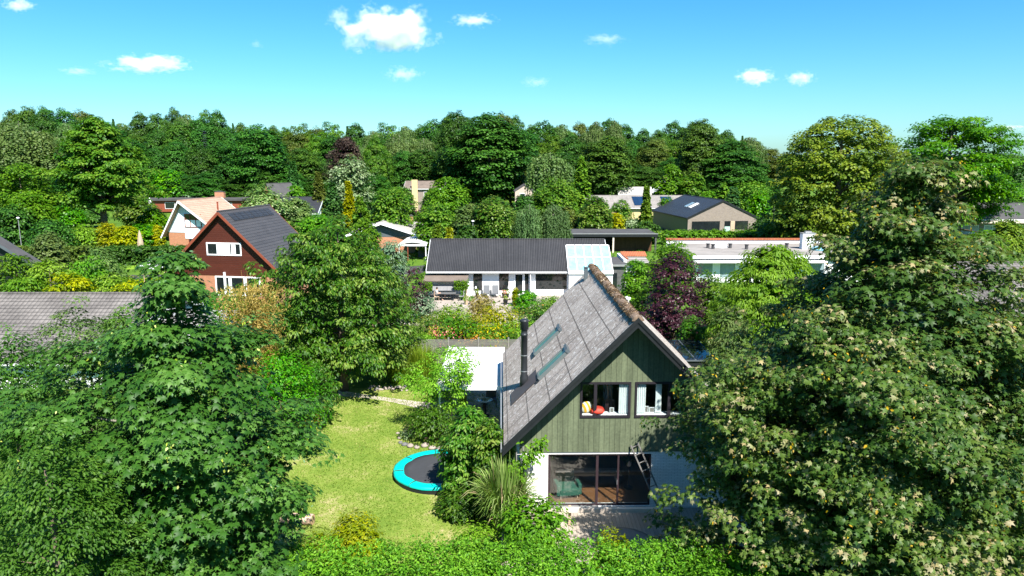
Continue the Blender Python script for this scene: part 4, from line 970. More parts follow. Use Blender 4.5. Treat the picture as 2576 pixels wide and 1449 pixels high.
# low grey-roofed house and its white carport
H_ = house('grey_roof_house', 'small house with shallow pale grey roof and blue gable between the garden trees', 'house', -19.6, 106, R(4), 4.6, 4.8, 15, 3.1, 4.7, 'brick_orange', 'felt_grey', 'white_paint', ov=.6, ovf=.9, gable='steel_blue', gz=2.45)
for x, y in ((2, 4), (3, 7), (1.2, 9.5)):
    mb = MB(); mb.lathe([(.1, 4.7 - x * .33 - .1), (.1, 4.7 - x * .33 + .3)], 8, (x, y, 0)); mb.build('roof_vent', 'white_paint', H_)
chimney(H_, 3.6, 12, 3.4, 4.6, .6, .6, 'brick_orange')
t = empty('white_carport', (-15.8, 97.5, 0), 0, 'carport with curved white roof beside the small grey-roofed house', 'carport')
mb = MB()
pr = [(3.9 * k / 8, 2.35 + .35 * math.sin(math.pi * k / 8)) for k in range(9)]
mb.prism(pr + [(x, z - .1) for x, z in pr[::-1]], 0, 10); mb.build('roof', 'white_roof', t)
mb = MB(); mb.box(-.04, 3.94, -.06, -.003, 2.1, 2.36); mb.build('fascia', 'white_paint', t)
for x, mt in ((.1, 'white_paint'), (1.3, 'red_brown'), (3.8, 'white_paint')):
    for y in (.1, 9.8):
        mb = MB(); mb.box(x - .06, x + .06, y - .06, y + .06, 0, 2.2); mb.build('post', mt, t)
mb = MB(); mb.box(2.2, 3.8, 4, 4.1, 0, 1.9); mb.build('screen', 'dark_slat', t)
# red timber house
I = house('red_house', 'dark red timber house with steep black tiled roof and white windows', 'house', -28.1, 68.3, R(-9), 5.35, 5.35, 9.0, 3.9, 9.05, 'brick_orange', 'tile_anth', 'red_brown', ov=.65, ovf=.55, gable='red_board', gz=2.75)
f = win(I, ('y', -.03), -1.75, 1.9, 4.75, 6.0, mull=(.31, .66), fw=.12)
mb = MB(); mb.box(-.55, .55, -.09, -.052, 4.9, 5.88); mb.build('blind', 'white_paint', f)
mb = MB(); mb.box(.85, 1.3, -.05, -.046, 4.9, 5.85); mb.build('curtain', 'curtain', f)
for a, c_ in ((-1.1, .45), (.5, 2.05), (2.1, 3.65)): win(I, ('y', 0), a, c_, .75, 2.7, fw=.13)
mb = MB(); mb.box(-.1, .05, -.2, -.02, .6, 3.1); mb.build('door_frame', 'white_paint', I)
mb = MB(); sl = -(9.0 - 3.75) / 5.6                    # snow-guard strip of darker panels near the ridge
for k in range(8): y0 = .6 + k * 1.0; mb.slab([(.35, y0, 9 + .35 * sl + .1), (1.05, y0, 9 + 1.05 * sl + .1), (1.05, y0 + .92, 9 + 1.05 * sl + .1), (.35, y0 + .92, 9 + .35 * sl + .1)], .06)
mb.build('panel_strip', 'tile_black', I)
# blue-white house with the salmon roof
J = house('blue_white_house', 'pale blue boarded house with salmon tiled roof and red-framed windows behind the red house', 'house', -48.8, 105, R(-12), 2.7, 6.4, 8.5, 3.6, 8.0, 'brick_orange', 'tile_salmon', 'white_paint', ov=.6, ovf=1.0, zEr=3.4, gable='blue_board', gz=3.2)
f = win(J, ('y', -.03), .2, 3.0, 4.0, 6.0, 'red_brown', mull=(.33, .66), bars=(.6,), fw=.12)
mb = MB(); mb.box(.3, 2.9, -.05, -.048, 4.1, 5.1); mb.build('blind', 'white_paint', f)
win(J, ('y', 0), .6, 2.6, .9, 2.6, 'red_brown', mull=(.5,), fw=.1)
mb = MB(); mb.box(.1, 6.7, -.06, -.031, 2.3, 3.3); mb.build('panel', 'blue_board', J)
mb = MB(); mb.lathe([(.12, 6.2), (.12, 7.4), (.16, 7.42), (.16, 7.5)], 8, (2.4, 5, 0)); mb.build('roof_vent', 'red_brown', J)
# distant low buildings
K = empty('flat_bungalow', (-97, 186, .35), 0, 'long dark flat-roofed bungalow behind the salmon-roofed house', 'house')
mb = MB(); mb.box(0, 26, 0, 9, 0, 2.9); mb.build('wall', 'red_brown', K); mb = MB(); mb.box(-.5, 26.5, -.6, 9.5, 2.905, 3.4); mb.build('roof', 'felt_dark', K)
chimney(K, 19, 4, 3.4, 5.0, 2.4, 1.2, 'brick_orange')
for x in (6, 14, 21): win(K, ('y', 0), x, x + 2.6, .8, 2.4)
L_ = house('brick_shed', 'small orange brick house end with dark sloping roof in the shade of the wood', 'house', -62.0, 180, R(-40), 3.0, 2.2, 7, 5.2, 7.9, 'brick_orange', 'felt_dark', 'black_paint', ov=.1, ovf=.1, zEr=4.8)
M_ = house('dark_roof_house', 'dark-roofed house with a small white skylight beyond the pale shrub', 'house', -49.5, 152, R(-90), 4, 5, 9, 3.2, 6.0, 'white_wall', 'tile_black', 'white_paint', ov=.4, ovf=.3)
mb = MB(); sl = -(6.0 - 3.2) / 5; mb.slab([(2.2, 2.9, 6 + 2.2 * sl + .12), (3.6, 2.9, 6 + 3.6 * sl + .12), (3.6, 4.2, 6 + 3.6 * sl + .12), (2.2, 4.2, 6 + 2.2 * sl + .12)], .1); mb.build('skylight', 'white_paint', M_)
N_ = house('yellow_chimney_house', 'two-storey house with brown roof and a broad yellow brick chimney among the trees', 'house', -28.0, 190, R(-90), 4, 4.5, 10, 6.6, 8.2, 'brick_taupe', 'brown_felt', 'white_paint', ov=.4, ovf=.3)
mb = MB(); mb.box(4.55, 5.3, 2.0, 3.5, 0, 8.7); mb.build('chimney', 'brick_yellow', N_)
win(N_, ('x+', 4.5), 5, 8, 3.8, 5.6); mb = MB(); mb.box(4.55, 6.4, -.5, 1.8, 3.2, 3.35); mb.box(6.3, 6.36, -.5, 1.8, 3.35, 4.2); mb.build('balcony', 'alu', N_)
P_ = house('pink_house', 'pinkish rendered house whose white window shows between the dark oaks', 'house', 3.2, 186, 0, 2.4, 2.4, 6, 6.0, 7.5, plain('pink_render', (.42, .33, .28), .9, .1), 'felt_dark', 'felt_dark', ov=.2, ovf=.1)
win(P_, ('y', 0), -1.2, .3, 5.0 - 1.2, 5.2, fw=.14)
mb = MB(); mb.box(-1.6, 1.2, -.8, -.01, 2.9, 3.15); mb.build('balcony', 'white_paint', P_)
# near houses cut by the picture's edges
O_ = house('grey_tiled_house', 'low house with a long grey tiled roof behind the maple at the left edge', 'house', -44, 47.3, R(-90), 5, 5.4, 20.2, 3.4, 5.0, 'white_wall', 'tile_grey', 'white_paint', ov=.6, ovf=.15, zEr=2.2)
t = empty('white_outbuilding', (-23.4, 44.5, 0), 0, 'white-walled outbuilding glimpsed through the top of the left maple', 'shed')
mb = MB(); mb.box(0, 3.7, 0, 5, 0, 3.1); mb.build('wall', 'white_wall', t); mb = MB(); mb.box(-.1, 3.9, -.2, 5.2, 3.105, 3.3); mb.build('roof', 'felt_grey', t)
mb = MB(); mb.box(1.3, 2.2, -.03, -.002, .1, 2.1); mb.build('door', 'dark_frame', t)
Pk = house('black_shed', 'black timber gable of a shed cut by the left edge above the orchard', 'shed', -56.2, 74, R(8), 5, 5, .7, 3.2, 6.9, 'black_paint', 'felt_dark', 'steel_blue', ov=.5, ovf=.6)
Q_ = house('brown_tiled_house', 'house with brown-grey tiled roof at the right edge below the road sign', 'house', 35.5, 60.5, R(-90), 5, 7, 30, 3.0, 5.2, 'brick_yellow', 'tile_grey', 'white_paint', ov=.5, ovf=.2, zEr=1.9)
R_ = house('right_bungalow', 'bungalow with dark roof and pale fascia half hidden behind the right-hand maple', 'house', 80, 132, R(-90), 4, 5, 24, 3.6, 5.9, 'brick_taupe', 'felt_dark', 'white_paint', ov=.4, ovf=.3)
mb = MB(); mb.box(5.42, 6.4, -.3, 24.3, 2.75, 3.1); mb.build('canopy', 'wood_pale', R_)
for y in (1, 5, 9, 13): win(R_, ('x+', 5), y, y + 3, .8, 2.3, mull=(.5,), pane='pane_sky')
# sunroom behind the right side of the main roof
t = empty('sunroom', (9.55, 39.6, 0), R(.9), 'low sunroom with dark glass roof just behind the right slope of the gabled house', 'sunroom')
mb = MB(); mb.box(0, 2.3, 0, 4.1, 0, 2.4); mb.build('wall', 'black_paint', t)
mb = MB(); mb.slab([(-.1, 4.2, 2.62), (2.4, 4.2, 2.62), (2.4, -.1, 2.5), (-.1, -.1, 2.5)], .06); fr = mb.build('roof_frame', 'steel_blue', t)
mb = MB()
for k in range(2): mb.slab([(.0 + 1.2 * k, 4.1, 2.65), (1.1 + 1.2 * k, 4.1, 2.65), (1.1 + 1.2 * k, 0, 2.53), (.0 + 1.2 * k, 0, 2.53)], .02)
mb.build('glazing', 'pane_dark', fr)

# ------------------------------------------------------------------ garden things
# slatted fence
fr = empty('slatted_fence', (-12.6, 47.1, 0), 0, 'weathered grey fence of horizontal slats between the lawn and the far garden', 'fence')
x = 0
while x < 22:
    mb = MB()
    for k in range(20): z = .12 + k * .085; mb.box(x + .06, x + 2.0, -.015, .015, z, z + .055)
    mb.build('slat_panel', 'grey_slat', fr)
    mb = MB(); mb.box(x - .05, x + .05, -.05, .05, 0, 1.95); mb.build('post', 'wood_pale' if False else 'grey_slat', fr); x += 2.06
# white canopy
t = empty('canopy', (-3.85, 34.7, 0), 0, 'white flat canopy roof over the outdoor seating left of the gabled house', 'canopy')
mb = MB(); mb.box(0, 3.4, 0, 7.8, 2.42, 2.5); mb.build('roof', 'white_roof', t)
mb = MB(); mb.box(-.03, 3.43, -.05, -.003, 2.34, 2.56); mb.box(-.05, -.003, 0, 7.8, 2.34, 2.56); mb.build('fascia', 'white_paint', t)
for x in (.12, 3.28):
    for y in (.12, 7.6):
        mb = MB(); mb.box(x - .05, x + .05, y - .05, y + .05, 0, 2.41); mb.build('post', 'white_paint', t)
sheet('patio', [(-3.7, 33.6), (-.1, 33.6), (-.1, 42.6), (-3.7, 42.6)], .025, 'paving')
q = onz(1218, 1006, .92)
t = empty('fire_bowl', (q.x, q.y, .03), 0, 'round blue-grey steel fire bowl on a stand under the white canopy edge', 'fire bowl')
mb = MB(); mb.lathe([(.05, .74), (.2, .76), (.26, .84), (.44, .88), (.46, .9), (.42, .905), (.2, .88), (.15, .8), (.05, .79)], 28); mb.build('bowl', plain('bowl_steel', (.22, .34, .42), .25, .1, 3, 0, metal=.6), t, True)
mb = MB(); mb.lathe([(.3, 0), (.28, .1), (.12, .12), (.1, .7), (.2, .74)], 20); mb.build('stand', 'black_metal', t, True)
def armchair(name, label, loc, rz, mat):
    t = empty(name, loc, R(rz), label, 'chair', 'chairs under the white canopy')
    mb = MB(); mb.box(-.3, .3, -.28, .3, .36, .44); mb.build('seat', mat, t); mb = MB(); mb.box(-.3, .3, .27, .33, .44, .95); mb.build('backrest', mat, t)
    for x, y in ((-.27, -.25), (.27, -.25), (-.27, .28), (.27, .28)):
        mb = MB(); mb.tube([(x, y, 0), (x, y, .36)], .02, 6); mb.build('leg', 'black_metal', t)
armchair('chair', 'black chair by the fire bowl, half under the canopy', (q.x - .95, q.y + .35, .03), 60, 'black_paint')
armchair('chair', 'grey chair deeper under the canopy behind the fire bowl', (q.x + .35, q.y + 1.5, .03), 5, 'fabric_grey')
q = onz(1184, 1067, .5)
t = empty('garden_gnome_post', (q.x, q.y, 0), 0, 'thin red lantern post between the small tree and the canopy', 'post'); t.name = 'lantern_post'
mb = MB(); mb.lathe([(.05, 0), (.05, .5)], 8); mb.build('post', 'red', t); mb = MB(); mb.lathe([(.03, .5), (.1, .55), (.11, .85), (.03, 1.0)], 10); mb.build('lantern', 'red', t)
# trampoline
t = empty('trampoline', (-3.27, 29.85, 0), 0, 'round trampoline with turquoise rim pad and black mat on the lawn', 'trampoline')
rg = random.Random(4); n = 96; vs = []; fs = []
for k in range(n):
    a = 2 * math.pi * k / n; wv = .016 * math.sin(9 * a) + rg.uniform(-.010, .010); w2 = .03 * max(0, math.sin(5 * a + 1)) ** 6
    for r, z in ((2.05 + wv, .2), (2.07 + wv, .29), (1.99, .335), (1.72, .335 + wv), (1.60 - w2 + wv, .31)): vs.append((r * math.cos(a), r * math.sin(a), z))
for k in range(n):
    for j in range(4): a, b_ = k * 5 + j, ((k + 1) % n) * 5 + j; fs.append((a, b_, b_ + 1, a + 1))
mb = MB(); mb.add(vs, fs); mb.build('rim_pad', 'teal', t, True)
mb = MB(); mb.lathe([(1.66, .285), (1.66, .3), (1.3, .292), (.6, .285), (.02, .283)], 48); mb.build('jumping_mat', 'mat_black', t, True)
mb = MB(); mb.lathe([(2.03, .0), (2.03, .2), (1.98, .2), (1.98, .0)], 48); mb.build('skirt', 'black_paint', t)
for k in range(8):
    a = R(12 + 45 * k); mb = MB(); mb.tube([(1.61 * math.cos(a), 1.61 * math.sin(a), .335), (1.75 * math.cos(a), 1.75 * math.sin(a), .362), (1.97 * math.cos(a), 1.97 * math.sin(a), .35), (2.07 * math.cos(a), 2.07 * math.sin(a), .28)], .014, 5); mb.build('pad_seam', 'mat_black', t)
for k in range(4):
    a = R(35 + 90 * k); mb = MB(); mb.tube([(2.0 * math.cos(a), 2.0 * math.sin(a), .0), (2.0 * math.cos(a), 2.0 * math.sin(a), .2)], .025, 8); mb.build('leg', 'steel', t)
# log
q = onz(749, 1306, .2)
t = empty('log', (q.x, q.y, .22), R(-6), 'pale barkless log lying on the lawn beside the left maple', 'log')
rg = random.Random(2); mb = MB(); pts = [(-.62 + 1.24 * k / 8, rg.uniform(-.015, .015), rg.uniform(-.01, .01)) for k in range(9)]
mb.tube(pts, [.215, .225, .21, .215, .2, .21, .205, .21, .2], 18, False); mb.build('bark', plain('log_wood', (.52, .35, .26), .85, .3, 3, .4, stretch=(.4, 3, 3)), t, True)
for x in (-.6, .61):
    mb = MB(); mb.lathe([(.2, -.01), (.2, .01)], 18); o = mb.build('cut_face', 'wood_cut', t); o.rotation_euler = (0, R(90), 0); o.location = (x, 0, 0)
# boulders edging the beds
for i, (px, py, r, dk) in enumerate(((1007, 1112, .14, 1), (1018, 1117, .18, 1), (1032, 1121, .2, 0), (1048, 1124, .17, 0), (1068, 1120, .22, 0), (1086, 1126, .2, 0), (1103, 1127, .16, 0), (1114, 1124, .14, 0), (1004, 1100, .12, 0), (1000, 1088, .11, 0))):
    q = onz(px, py, .08); o = rock('boulder', (q.x, q.y, r * .35), (r, r * .85, r * .8), 'stone_dark' if dk else 'stone', i)
    tag(o, ['dark small boulder at the left end of the row edging the flower bed', 'larger dark boulder, second from the left end of the row', 'pale boulder right beside the two dark boulders', 'flat pale boulder, fourth in the row behind the trampoline', 'big round pale boulder in the middle of the row', 'pale boulder just right of the biggest one', 'pale boulder, last but one at the right end of the row', 'small pale boulder at the right end of the row by the trampoline', 'small pale boulder just above the dark ones on the left of the bed', 'uppermost small pale boulder on the left of the flower bed'][i], 'boulder', 'boulders edging the round flower bed')
rg = random.Random(9)
for i in range(22):
    px = 930 + i * 4.4; q = onz(px, 975 + rg.uniform(-5, 6), .1); r = rg.uniform(.11, .19)
    tag(rock('edging_stone', (q.x, q.y, r * .35), (r, r * .8, r * .8), 'stone' if i % 4 else 'stone_dark', 40 + i), 'rough stone in the low dry wall beyond the lawn path', 'stone', 'stones of the low wall beyond the path')
# far deck and its furniture
dk = MB(); dk.box(-9.2, 7.5, 62.6, 71.2, .0, .22); tag(dk.build('far_deck', 'deck_far'), kind='structure')
sheet('gravel', [(-11, 58.5), (6, 58.5), (6, 62.55), (-11, 62.55)], .016, 'paving')
def P_deck(px, Y, z=.23): p = at(px, 740, Y); return (p.x, Y, z)
def lounger(loc, label):
    t = empty('sun_chair', loc, 0, label, 'chair', 'reclining chairs on the far deck')
    mb = MB(); mb.slab([(-.3, .0, .35), (.3, .0, .35), (.33, .55, 1.12), (-.33, .55, 1.12)], .03); mb.build('backrest', 'fabric_grey', t)
    mb = MB(); mb.slab([(-.3, -.5, .38), (.3, -.5, .38), (.3, .0, .34), (-.3, .0, .34)], .03); mb.build('seat', 'fabric_grey', t)
    for s in (-1, 1):
        mb = MB(); mb.tube([(s * .34, .57, 1.14), (s * .32, 0, .36), (s * .32, -.52, .4)], .022, 6); mb.tube([(s * .34, -.45, 0), (s * .34, .35, .62)], .018, 6); mb.tube([(s * .34, .3, 0), (s * .34, -.3, .62), (s * .34, .3, .64)], .018, 6); mb.build('frame', 'alu', t)
lounger(P_deck(1223, 70.3), 'left one of two grey reclining chairs against the white wall'); lounger(P_deck(1245, 70.3), 'right one of two grey reclining chairs against the white wall')
t = empty('picnic_table', P_deck(1125, 68.6), 0, 'dark garden table under the vine arbour beside the seated person', 'table')
mb = MB(); mb.box(-.85, .85, -.4, .4, .68, .73); mb.build('tabletop', 'dark_slat', t)
for s in (-1, 1):
    mb = MB(); mb.tube([(s * .6, -.3, 0), (s * .6 - s * .1, .3, .68)], .03, 6); mb.tube([(s * .6, .3, 0), (s * .6 - s * .1, -.3, .68)], .03, 6); mb.build('leg', 'black_metal', t)
t = empty('slatted_screen', P_deck(1120, 69.6), 0, 'pale striped bench back standing under the arbour roof', 'bench')
mb = MB(); mb.slab([(-1.5, .3, 1.35), (1.5, .3, 1.35), (1.45, -.1, .8), (-1.45, -.1, .8)], .05); mb.build('backrest', lines('stripes', (.2, .2, .21), 0, .12, .25, .6, .8, .1, 2, .0), t)
mb = MB(); mb.box(-1.45, 1.45, -.6, -.05, .42, .48); mb.build('seat', 'felt_dark', t)
for x in (-1.3, 0, 1.3):
    mb = MB(); mb.box(x - .03, x + .03, -.5, -.1, 0, .42); mb.build('leg', 'black_metal', t)
t = empty('garden_chair', P_deck(1160, 68.4), R(-90), 'dark folding chair at the right end of the arbour table', 'chair')
mb = MB(); mb.box(-.24, .24, -.24, .24, .42, .46); mb.build('seat', 'alu', t); mb = MB(); mb.box(-.24, .24, .22, .26, .46, .95); mb.build('backrest', 'alu', t)
for x, y in ((-.22, -.22), (.22, -.22), (-.22, .22), (.22, .22)):
    mb = MB(); mb.tube([(x, y, 0), (x, y, .42)], .016, 5); mb.build('leg', 'black_metal', t)
# person on a chair at the table
pl = P_deck(1099, 68.5)
t = empty('wooden_chair', (pl[0] - .02, pl[1], pl[2]), R(90), 'low chair the seated person uses at the left end of the arbour table', 'chair')
mb = MB(); mb.box(-.24, .24, -.24, .24, .40, .44); mb.build('seat', 'wood', t); mb = MB(); mb.box(-.24, .24, .22, .26, .44, .9); mb.build('backrest', 'wood', t)
for x, y in ((-.22, -.22), (.22, -.22), (-.22, .22), (.22, .22)):
    mb = MB(); mb.tube([(x, y, 0), (x, y, .40)], .018, 5); mb.build('leg', 'wood', t)
def skin(name, joints, edges, radii, mat, parent, root_i=0, lev=2):
    me = bpy.data.meshes.new(name); me.from_pydata(joints, edges, []); me.update(); me.materials.append(M[mat])
    o = bpy.data.objects.new(name, me); COL.objects.link(o); o.parent = parent
    md = o.modifiers.new('skin', 'SKIN'); md.use_smooth_shade = True
    for i, r in enumerate(radii): me.skin_vertices[0].data[i].radius = (r, r) if isinstance(r, float) else r
    me.skin_vertices[0].data[root_i].use_root = True
    sb = o.modifiers.new('sub', 'SUBSURF'); sb.levels = lev; sb.render_levels = lev; return o
pr = empty('person', pl, 0, 'seated person in a white T-shirt and black trousers with one leg crossed, facing right', 'person')
J_ = [(0, 0, .50), (-.02, 0, .72), (-.05, 0, .95), (-.04, 0, 1.06), (.02, 0, 1.17), (.04, 0, 1.27),           # pelvis..crown
      (-.04, -.19, .98), (.08, -.24, .76), (.30, -.14, .74), (.37, -.12, .75), (-.04, .19, .98), (.08, .24, .76), (.30, .14, .74), (.37, .12, .75),
      (.06, -.1, .50), (.46, -.12, .56), (.52, -.12, .10), (.66, -.13, .05), (.06, .1, .50), (.44, .08, .66), (.78, -.04, .46), (.88, -.05, .5)]
E_ = [(0, 1), (1, 2), (2, 3), (3, 4), (4, 5), (2, 6), (6, 7), (7, 8), (8, 9), (2, 10), (10, 11), (11, 12), (12, 13), (0, 14), (14, 15), (15, 16), (16, 17), (0, 18), (18, 19), (19, 20), (20, 21)]
Rr_ = [.13, .12, .13, .05, .085, .07, .055, .043, .03, .035, .055, .043, .03, .035, .085, .06, .04, .03, .085, .06, .04, .03]
skin('body', J_, E_, Rr_, 'skin', pr)
skin('t_shirt', [J_[0], J_[1], J_[2], (-.045, 0, 1.0), J_[6], (.03, -.22, .85), J_[10], (.03, .22, .85)], [(0, 1), (1, 2), (2, 3), (2, 4), (4, 5), (2, 6), (6, 7)], [.155, .145, .155, .08, .085, .07, .085, .07], 'white_paint', pr)
skin('trousers', [J_[0], J_[14], J_[15], (.515, -.12, .16), J_[18], J_[19], (.74, -.02, .48)], [(0, 1), (1, 2), (2, 3), (0, 4), (4, 5), (5, 6)], [.15, .105, .085, .07, .105, .085, .07], 'black_paint', pr)
mb = MB(); mb.lathe([(.03, -.06), (.1, -.03), (.112, .04), (.08, .1), (.02, .125)], 14, (.0, 0, 1.22)); mb.build('hair', 'hair', pr, True)
# bicycle against the wall
t = empty('bicycle', P_deck(1183, 70.2), R(18), 'dark bicycle leaning by the white wall right of the arbour', 'bicycle')
for x in (-.52, .52):
    mb = MB(); vs = [(x + .33 * math.cos(a * math.pi / 12), 0, .34 + .33 * math.sin(a * math.pi / 12)) for a in range(25)]; mb.tube(vs, .018, 6, False)
    for a in range(6): mb.tube([(x, 0, .34), (x + .32 * math.cos(a * math.pi / 3), 0, .34 + .32 * math.sin(a * math.pi / 3))], .004, 3)
    mb.build('wheel', 'black_metal', t)
mb = MB(); mb.tube([(-.52, 0, .34), (-.18, 0, .82), (.36, 0, .86), (0, 0, .3), (-.18, 0, .82)], .016, 6); mb.tube([(-.52, 0, .34), (0, 0, .3)], .014, 6); mb.tube([(.52, 0, .34), (.36, 0, .86), (.33, 0, 1.02)], .016, 6); mb.build('frame', 'steel', t)
mb = MB(); mb.box(-.3, -.06, -.05, .05, .9, .95); mb.build('saddle', 'black_paint', t); mb = MB(); mb.tube([(.36, -.26, 1.03), (.33, 0, 1.02), (.36, .26, 1.03)], .014, 6); mb.build('handlebar', 'steel', t)
# pots on the deck
for i, (px, Y, h, mt, lf, lb) in enumerate(((1199, 70.6, .36, 'black_paint', 'grassy', 'black pot with a low plant left of the reclining chairs'), (1267, 69.8, .42, 'dark_frame', 'pink', 'dark pot of pink flowers under the narrow window'),
        (1276, 70.1, .36, 'black_paint', 'grassy', 'black pot next to the pink flowers'), (1271, 66.5, .5, 'black_paint', 'grassy', 'square black planter at the front of the far deck'),
        (1296, 66.0, .42, 'terracotta', 'brownp', 'brown pot with dark leaves on the far deck'), (1172, 66.5, .45, 'wood', 'grassy', 'wooden planter box below the bicycle'), (1184, 66.6, .4, 'wood', 'bright', 'second wooden planter box right of the first'))):
    t = empty('flower_pot', P_deck(px, Y), 0, lb, 'plant pot', 'pots on the far deck'); mb = MB()
    mb.lathe([(h * .35, 0), (h * .48, h), (h * .42, h), (h * .4, h * .9), (.01, h * .9)], 4 if 'quare' in lb or 'box' in lb else 14); mb.build('pot', mt, t)
    rng = np.random.default_rng(i); n = 70
    leafobj('foliage', [batch(np.array([0, 0, h]) + sph(rng, n) * .18 * np.array([1, 1, 1.2]) + np.array([0, 0, .12]), sph(rng, n) + np.array([0, -.4, .8]), sph(rng, n) + np.array([0, 0, .5]), rng.uniform(.1, .2, n), rng.uniform(.2, 1, n), 'oval')], LM[lf], t)
t = empty('blue_tray_table', onz(1210, 778, .5), 0, 'small table with blue-grey top in front of the far deck', 'table'); t.name = 'garden_table'; t.location.z = 0
mb = MB(); mb.lathe([(.45, .48), (.47, .5), (.45, .52), (.02, .52)], 22); mb.build('tabletop', 'steel_blue', t)
for a in (0, 2.1, 4.2):
    mb = MB(); mb.tube([(.3 * math.cos(a), .3 * math.sin(a), 0), (.2 * math.cos(a), .2 * math.sin(a), .48)], .02, 5); mb.build('leg', 'black_metal', t)
# lamp posts, sign, umbrellas, greenhouse, car
def lamp(px, py, Y, label, H=None):
    p = at(px, py, Y); H = H or p.z; t = empty('street_lamp', (p.x, Y, 0), 0, label, 'street lamp', 'street lamps')
    mb = MB(); mb.tube([(0, 0, 0), (0, 0, H - .12)], [.06, .04], 8); mb.build('pole', 'alu', t)
    mb = MB(); mb.lathe([(.05, H - .1), (.19, H - .08), (.2, H), (.13, H + .08), (.03, H + .1)], 14); mb.build('lamp_head', 'white_paint', t, True)
lamp(1189, 556, 96, 'white street lamp rising behind the ridge of the long white house'); lamp(45, 548, 96, 'white street lamp in front of the dark bushes at the left edge')
lamp(1948, 505, 150, 'white street lamp right of the taupe brick house'); 
p = at(2388, 661, 74)
t = empty('yield_sign', (p.x, 74, 0), 0, 'white triangular yield sign with red border above the right-hand roof', 'road sign')
mb = MB(); mb.tube([(0, .02, 0), (0, .02, p.z)], .035, 8); mb.build('post', 'steel', t)
mb = MB(); mb.prism([(-.48, p.z + .28), (.48, p.z + .28), (0, p.z - .52)], -.03, 0); pt_ = mb.build('plate', 'red', t)
mb = MB(); mb.prism([(-.30, p.z + .19), (.30, p.z + .19), (0, p.z - .32)], -.036, -.0302); mb.build('face', 'white_paint', pt_)
def parasol(px, pyt, Y, H, r, mat, label):
    p = at(px, pyt, Y); t = empty('closed_parasol', (p.x, Y, p.z - H), 0, label, 'parasol')
    mb = MB(); mb.tube([(0, 0, -(p.z - H)), (0, 0, H * .9)], .03, 6); mb.build('pole', 'wood', t)
    mb = MB(); mb.lathe([(r, H * .1), (r * .95, H * .3), (r * .5, H * .75), (.03, H)], 8); mb.build('cloth', mat, t)
parasol(350, 579, 98, 2.5, .42, 'beige', 'closed beige parasol standing on the lawn left of the blue-white house')
parasol(376, 497, 150, 3.6, .5, 'white_paint', 'closed white parasol among the shrubs beyond the lime tree')
p = at(347, 690, 60)
t = empty('greenhouse', (p.x, 60, 0), R(8), 'small glass greenhouse with white frame half hidden by the orchard leaves', 'greenhouse')
mb = MB()
for y in (0, 1.2, 2.4):
    mb.tube([(-1.3, y, 0), (-1.3, y, 1.9), (0, y, 2.7), (1.3, y, 1.9), (1.3, y, 0)], .04, 4)
for x, z in ((-1.3, 1.9), (0, 2.7), (1.3, 1.9)): mb.tube([(x, 0, z), (x, 2.4, z)], .04, 4)
mb.build('frame', 'white_paint', t)
mb = MB(); mb.slab([(-1.3, 0, 1.9), (-1.3, 2.4, 1.9), (0, 2.4, 2.7), (0, 0, 2.7)], .01); mb.slab([(0, 0, 2.7), (0, 2.4, 2.7), (1.3, 2.4, 1.9), (1.3, 0, 1.9)], .01); mb.prism([(-1.28, .02), (1.28, .02), (1.28, 1.88), (0, 2.66), (-1.28, 1.88)], .01, .02); mb.build('glazing', 'pane_sky', t)
p = at(380, 662, 61)
t = empty('white_tent', (p.x, 61, 0), R(-20), 'white tarpaulin roof corner behind the top of the left maple', 'tarpaulin'); t.name = 'tarpaulin'
mb = MB(); mb.slab([(-1.6, 0, p.z - .3), (1.2, -.5, p.z - .5), (1.4, 2, p.z + .2), (-.8, 2, p.z + .3)], .03); mb.build('sheet', 'white_roof', t)
for x in (-1.3, 1.1):
    mb = MB(); mb.tube([(x, .3, 0), (x, .3, p.z - .4)], .03, 5); mb.build('post', 'wood', t)
p = at(400, 768, 56)
t = empty('hen_house', (p.x - .2, 56, 0), R(12), 'small orange wooden hen house between orchard and maple', 'hen house')
hz = at(400, 762, 56).z
mb = MB(); mb.box(-.7, .7, 0, 1.2, .4, hz + .5); mb.build('wall', plain('orange_wood', (.5, .25, .08), .8, .15), t); mb = MB(); mb.slab([(-.9, -.2, hz + .75), (.9, -.2, hz + .55), (.9, 1.4, hz + .55), (-.9, 1.4, hz + .75)], .05); mb.build('roof', 'felt_grey', t)
q = onz(1905, 538, .5)
t = empty('parked_car', (67, 163, 0), R(12), 'dark blue parked car glimpsed beyond the right corner of the brick house', 'car')
mb = MB(); mb.prism([(-2.1, .35), (2.1, .35), (2.15, .8), (1.2, .95), (.6, 1.42), (-1.1, 1.45), (-1.9, .98), (-2.15, .85)], -.85, .85); mb.build('body', plain('car_blue', (.02, .03, .06), .25, .1, 1, 0, spec=.8), t, bevel=.06)
mb = MB(); mb.prism([(1.08, .98), (.55, 1.36), (-1.0, 1.38), (-1.7, 1.0)], -.875, .875); mb.build('windows', 'pane_dark', t)
for x in (-1.35, 1.35):
    for y in (-.86, .72):
        mb = MB(); mb.lathe([(.33, -.0), (.33, .2)], 18); o = mb.build('wheel', 'black_paint', t); o.rotation_euler = (R(-90), 0, 0); o.location = (x, y, .33)
t = empty('gate_post', at(1577, 765, 58), 0, 'white gate post with pointed cap behind the ridge of the gabled house', 'post'); t.location.z = 0; zz = at(1577, 745, 58).z
mb = MB(); mb.box(-.2, .2, -.2, .2, 0, zz - .25); mb.build('post', 'white_wall', t); mb = MB(); mb.lathe([(.36, zz - .25), (.36, zz - .15), (.02, zz)], 4); o = mb.build('cap', 'white_paint', t)
t = empty('brick_wall', (at(1600, 765, 59).x, 59, 0), 0, 'low orange brick wall with white coping right of the gate post', 'wall')
